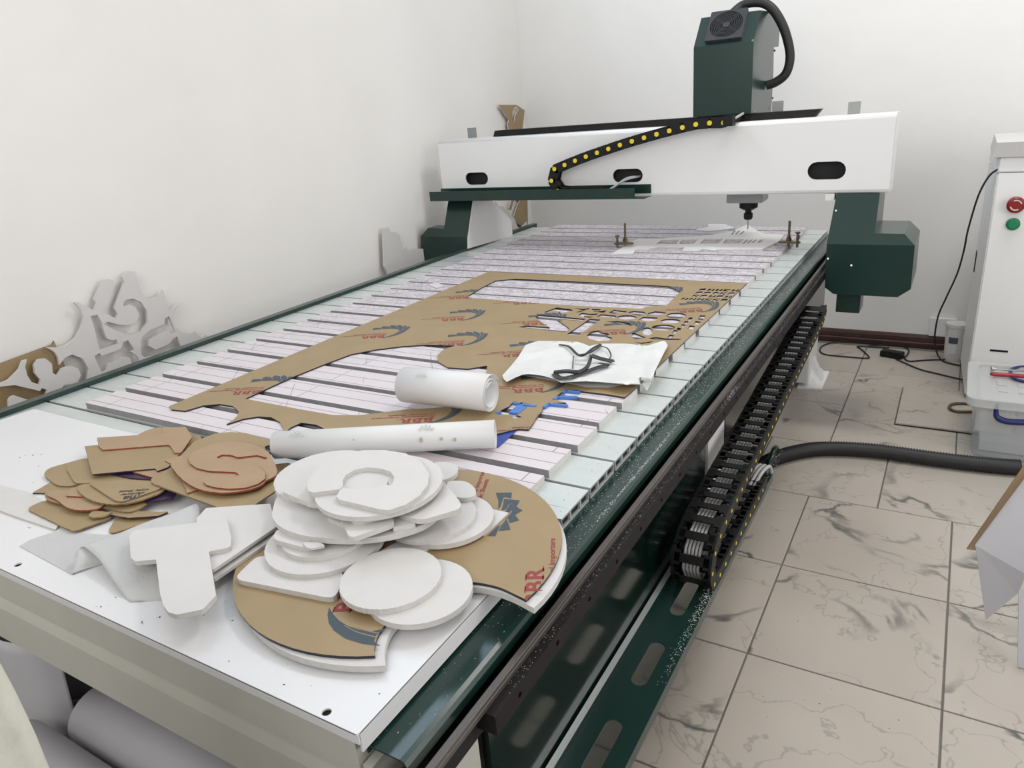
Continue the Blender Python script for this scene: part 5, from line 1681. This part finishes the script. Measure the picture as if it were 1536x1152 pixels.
# ------------------------------------------------------------------ black corrugated hose on the floor
HR = 0.034
pp_ = [oz(p, HR) for p in [(1140, 704), (1153, 692), (1180, 682), (1220, 674), (1262, 673), (1310, 676), (1350, 681), (1400, 688), (1450, 694), (1500, 699), (1530, 701)]]
cc = cat_rom(pp_, 26, False)
cc = resample(cc, 0.0055)
b = MB(); b.tube(cc, lambda i: HR if i % 2 else HR-0.0055, 14)
tag(b.build('corrugated_hose', M_rub), 'thick black corrugated hose lying across the floor tiles to the table', 'hose')

# ------------------------------------------------------------------ folded white board standing at the right edge
def sheet3(name, label, pts, th, mats, cat):
    nrm_ = (pts[1]-pts[0]).cross(pts[2]-pts[0]).normalized()
    b = MB(); n = len(pts)
    b.add([p for p in pts]+[p+nrm_*th for p in pts], [list(range(n)), list(range(n, 2*n))[::-1]], 0)
    b.add([p for p in pts]+[p+nrm_*th for p in pts], [(i, (i+1) % n, n+(i+1) % n, n+i) for i in range(n)], 1)
    o = b.build(name, mats); return tag(o, label, cat)


f0 = oz((1479, 930), 0.004)
bl = oz((1479, 930), 0.004)
def dep(p, y): return oy(p, y)
Yb = bl.y
sheet3('folded_board', 'white folded board with a brown edge standing on the tiles at the right', [dep((1479, 930), Yb), dep((1463, 818), Yb+0.04), dep((1540, 715), Yb+0.10), dep((1600, 640), Yb+0.15), dep((1600, 800), Yb+0.02), dep((1540, 862), Yb), dep((1527, 890), Yb)], 0.006, [M_paperd, M_pvce], 'board')
sheet3('kraft_board', 'brown board edge standing behind the white folded board', [dep((1450, 824), Yb+0.06), dep((1600, 605), Yb+0.17), dep((1600, 640), Yb+0.165), dep((1466, 826), Yb+0.06)], 0.004, [M_kraft2, M_kedge], 'board')
sheet3('folded_board', 'second white board half out of frame at the lower right', [oz((1527, 1000), 0.004), dep((1528, 890), Yb+0.02-0.16), dep((1600, 830), Yb-0.1), oz((1620, 1030), 0.004)], 0.006, [M_paperd, M_pvce], 'board')

# ------------------------------------------------------------------ under the table: rolls of vinyl on a white rack
def crossroll(name, label, pa, pb, y, r, m, r2=None, dz=0.0):
    a, c = pa, pb
    d = (c-a).normalized(); u = d.orthogonal().normalized(); v = d.cross(u)
    b = MB(); n = 30; T = 0.003
    for rad in (r, r-T):
        pass
    ringv = []
    for e in (a, c):
        for rad in (r, r-T):
            ringv += [e+u*(cos(2*pi*k/n)*rad)+v*(sin(2*pi*k/n)*rad) for k in range(n)]
    fs = []
    for k in range(n):
        k2 = (k+1) % n
        fs += [(k, k2, 2*n+k2, 2*n+k), (n+k, 3*n+k, 3*n+k2, n+k2), (k, n+k, n+k2, k2), (2*n+k, 2*n+k2, 3*n+k2, 3*n+k)]
    b.add(ringv, fs, 0, True)
    o = b.build(name, m)
    return tag(o, label, 'paper roll', 'rolls of white vinyl and paper')


def onY(p, y): return oy(p, y)
SHZ = 0.225
crossroll('vinyl_roll', 'thick white roll under the front beam of the table, the rear one', Vector((-1.63, 0.625, SHZ+0.077)), Vector((-0.78, 0.625, SHZ+0.077)), 0, 0.075, M_paperd)
crossroll('vinyl_roll', 'crumpled white roll under the front beam of the table, the front one', Vector((-1.70, 0.468, SHZ+0.075)), Vector((-0.85, 0.462, SHZ+0.075)), 0, 0.073, M_paperd)
b = MB()
U = cat_rom([Vector((-1.655, 0.72, 0)), Vector((-1.77, 0.70, 0)), Vector((-1.86, 0.64, 0)), Vector((-1.88, 0.575, 0)), Vector((-1.81, 0.535, 0)), Vector((-1.72, 0.555, 0)), Vector((-1.675, 0.59, 0))], 5, False)
n = len(U); vv = []
for k in range(9):
    t = k/8
    for i, p in enumerate(U):
        c_ = 1+0.28*t*t
        vv.append(Vector((-1.77+(p.x+1.77)*c_+0.05*t, 0.63+(p.y-0.63)*(1+0.1*t), SHZ+0.002+0.36*t-0.03*t*sin(i*0.35))))
b.add(vv, [(k*n+i, k*n+i+1, (k+1)*n+i+1, (k+1)*n+i) for k in range(8) for i in range(n-1)], 0, True)
o = b.build('curled_sheet', M_paperd)
md = o.modifiers.new('thick', 'SOLIDIFY'); md.thickness = 0.001
tag(o, 'curled white paper sheet standing at the left under the front beam', 'paper')
b = MB(); b.box(-2.36, -0.72, 0.385, 1.3, SHZ-0.02, SHZ)
b.build('lower_shelf', M_beige, TAB)
bx('shelf_lip', -2.36, -0.72, 0.372, 0.3849, SHZ-0.07, SHZ, M_beige, TAB)
bx('rack_side', -2.29, -2.27, 0.62, 1.3, SHZ+0.0005, 0.755, M_gpvc, TAB)
bx('rack_back', -2.26, -0.72, 0.9, 0.92, SHZ+0.0005, 0.75, M_gpvc, TAB)
# pale cloth close to the camera at the lower left
b = MB()
cp_ = [(-80, 1040), (0, 1060), (12, 1085), (24, 1115), (34, 1140), (44, 1175), (60, 1260), (-80, 1260)]
P1 = CAM+ray((0, 1062))*0.62
hr = Vector((CR.x, CR.y, 0)).normalized(); hn = Vector((-hr.y, hr.x, 0))
def inpl(p):
    d = ray(p); t = (P1-CAM).dot(hn)/d.dot(hn); return CAM+d*t
edge = [inpl((-90, 900)), inpl((-40, 990)), P1, inpl((14, 1090)), inpl((34, 1132)), inpl((54, 1180))]
edge = edge+[Vector((edge[-1].x, edge[-1].y, edge[-1].z*k)) for k in (0.85, 0.5, 0.02)]
NC = 14; vv = []
for e_ in edge:
    for t in range(NC):
        p = e_-hr*(0.035*t)
        vv.append(p+hn*(0.012*sin(t*1.1+e_.z*6)*min(1, t/3)))
b.add(vv, [(k*NC+t, k*NC+t+1, (k+1)*NC+t+1, (k+1)*NC+t) for k in range(len(edge)-1) for t in range(NC-1)], 0, True)
back = [p+hn*0.02 for p in vv]
b.add(back, [(k*NC+t, (k+1)*NC+t, (k+1)*NC+t+1, k*NC+t+1) for k in range(len(edge)-1) for t in range(NC-1)], 0, True)
n_ = len(edge)
b.add([vv[k*NC] for k in range(n_)]+[back[k*NC] for k in range(n_)], [(k, k+1, n_+k+1, n_+k) for k in range(n_-1)], 0, True)
tag(b.build('draped_cloth', M_cloth), 'pale cloth hanging at the lower left corner in front of the table', 'cloth')

# ------------------------------------------------------------------ swarf: white chips in the channel, dark specks on plate and slats
def chips(name, label, spots, m, s0, s1):
    b = MB()
    for (x, y, z) in spots:
        s = random.uniform(s0, s1); a = random.uniform(0, pi)
        d = Vector((cos(a), sin(a), 0))*s; n_ = Vector((-sin(a), cos(a), 0))*s*random.uniform(.25, .7)
        c = Vector((x, y, z))
        b.add([c-d, c+n_, c+d*.8, c-n_*.6, c+Vector((0, 0, s*.5))], [(0, 1, 4), (1, 2, 4), (2, 3, 4), (3, 0, 4), (3, 2, 1, 0)])
    o = b.build(name, m); o['kind'] = 'stuff'
    if label: o['label'] = label; o['category'] = 'swarf'
    return o


sp = []
for _ in range(1900):
    y = 0.9+3.3*random.random()**0.9
    x = random.triangular(-0.592, -0.542, -0.585 if random.random() < .5 else -0.545)
    sp.append((x, y, 0.8003))
for _ in range(70):
    sp.append((random.uniform(-0.592, -0.543), random.uniform(0.53, 1.0), 0.8003))
for _ in range(500):
    y = random.gauss(1.15, 0.06); sp.append((random.gauss(-0.545, 0.002), max(0.9, y)+random.random()*0.5, 0.8003))
chips('white_swarf', 'fine white plastic chips strewn along the green side channel', sp, M_chip, 0.0005, 0.0018)
sp = [(random.uniform(-0.499, -0.483), 0.7+3.3*random.random(), 0.7738) for _ in range(900)] + [(random.gauss(-0.491, .004), random.gauss(1.95, .05), 0.7738) for _ in range(200)]
sp = [(min(max(x, -0.499), -0.483), y, z) for x, y, z in sp]
chips('white_swarf', 'white dust specks on the dark bar below the rail', sp, M_chip, 0.0005, 0.0013)
sp = []
for _ in range(1100):
    sp.append((random.gauss(-0.448, 0.006), random.triangular(1.2, 2.6, 1.6), TZ+0.0003))
sp = [(min(max(x, -0.475), -0.4375), y, z) for x, y, z in sp]
chips('white_swarf', 'white chips heaped along the outer edge of the chain tray', sp, M_chip, 0.0008, 0.0024)
sp = []
for _ in range(150):
    q = oz((random.uniform(0, 700), random.uniform(640, 1100)), .8402)
    if -2.3 < q.x < -0.6 and 0.51 < q.y < 1.0: sp.append((q.x, q.y, .8403))
for p in ((50, 682), (62, 683), (57, 700), (183, 778), (195, 780), (42, 792), (72, 744), (240, 925), (150, 908), (210, 935), (62, 619)):
    q = oz(p, .8403)
    for _ in range(3): sp.append((q.x+random.gauss(0, .003), q.y+random.gauss(0, .003), .8403))
chips('black_swarf', 'dark specks scattered on the white end plate', sp, M_chipd, 0.0005, 0.0026)
sp = []
for y in slatY[:18]:
    for _ in range(4): sp.append((random.uniform(-0.66, -0.60), y+random.uniform(-.05, .05), ZS+0.0002))
chips('black_swarf', 'dark specks scattered on the bare slat ends', sp, M_chipd, 0.0008, 0.002)
sp = []
for _ in range(260):
    q = oz((random.uniform(1190, 1450), random.uniform(528, 600)), .0003); sp.append((q.x, q.y, .0005))
for _ in range(60):
    q = oz((random.uniform(1100, 1500), random.uniform(600, 1100)), .0003); sp.append((q.x, q.y, .0005))
chips('black_swarf', 'dark dust specks on the floor tiles', sp, M_chipd, 0.0008, 0.003)

# dark specks lying on the uncovered faces of the white pieces
sp = []
items = list(PIECES.values())
for px_, n_ in (((570, 880), 26), ((470, 850), 22), ((600, 895), 8), ((430, 870), 14), ((500, 775), 8), ((560, 820), 10), ((620, 770), 5), ((560, 792), 6)):
    for _ in range(n_):
        p = (px_[0]+random.gauss(0, 26), px_[1]+random.gauss(0, 11))
        hit = None
        for o_, poly_, z_ in items:
            q = oz(p, z_)
            if inside((q.x, q.y), poly_) and (hit is None or z_ > hit.z): hit = Vector((q.x, q.y, z_))
        if hit is not None: sp.append((hit.x, hit.y, hit.z+0.0003))
chips('black_swarf', 'tiny dark specks on the white discs at the front of the pile', sp, M_chipd, 0.0003, 0.0008)
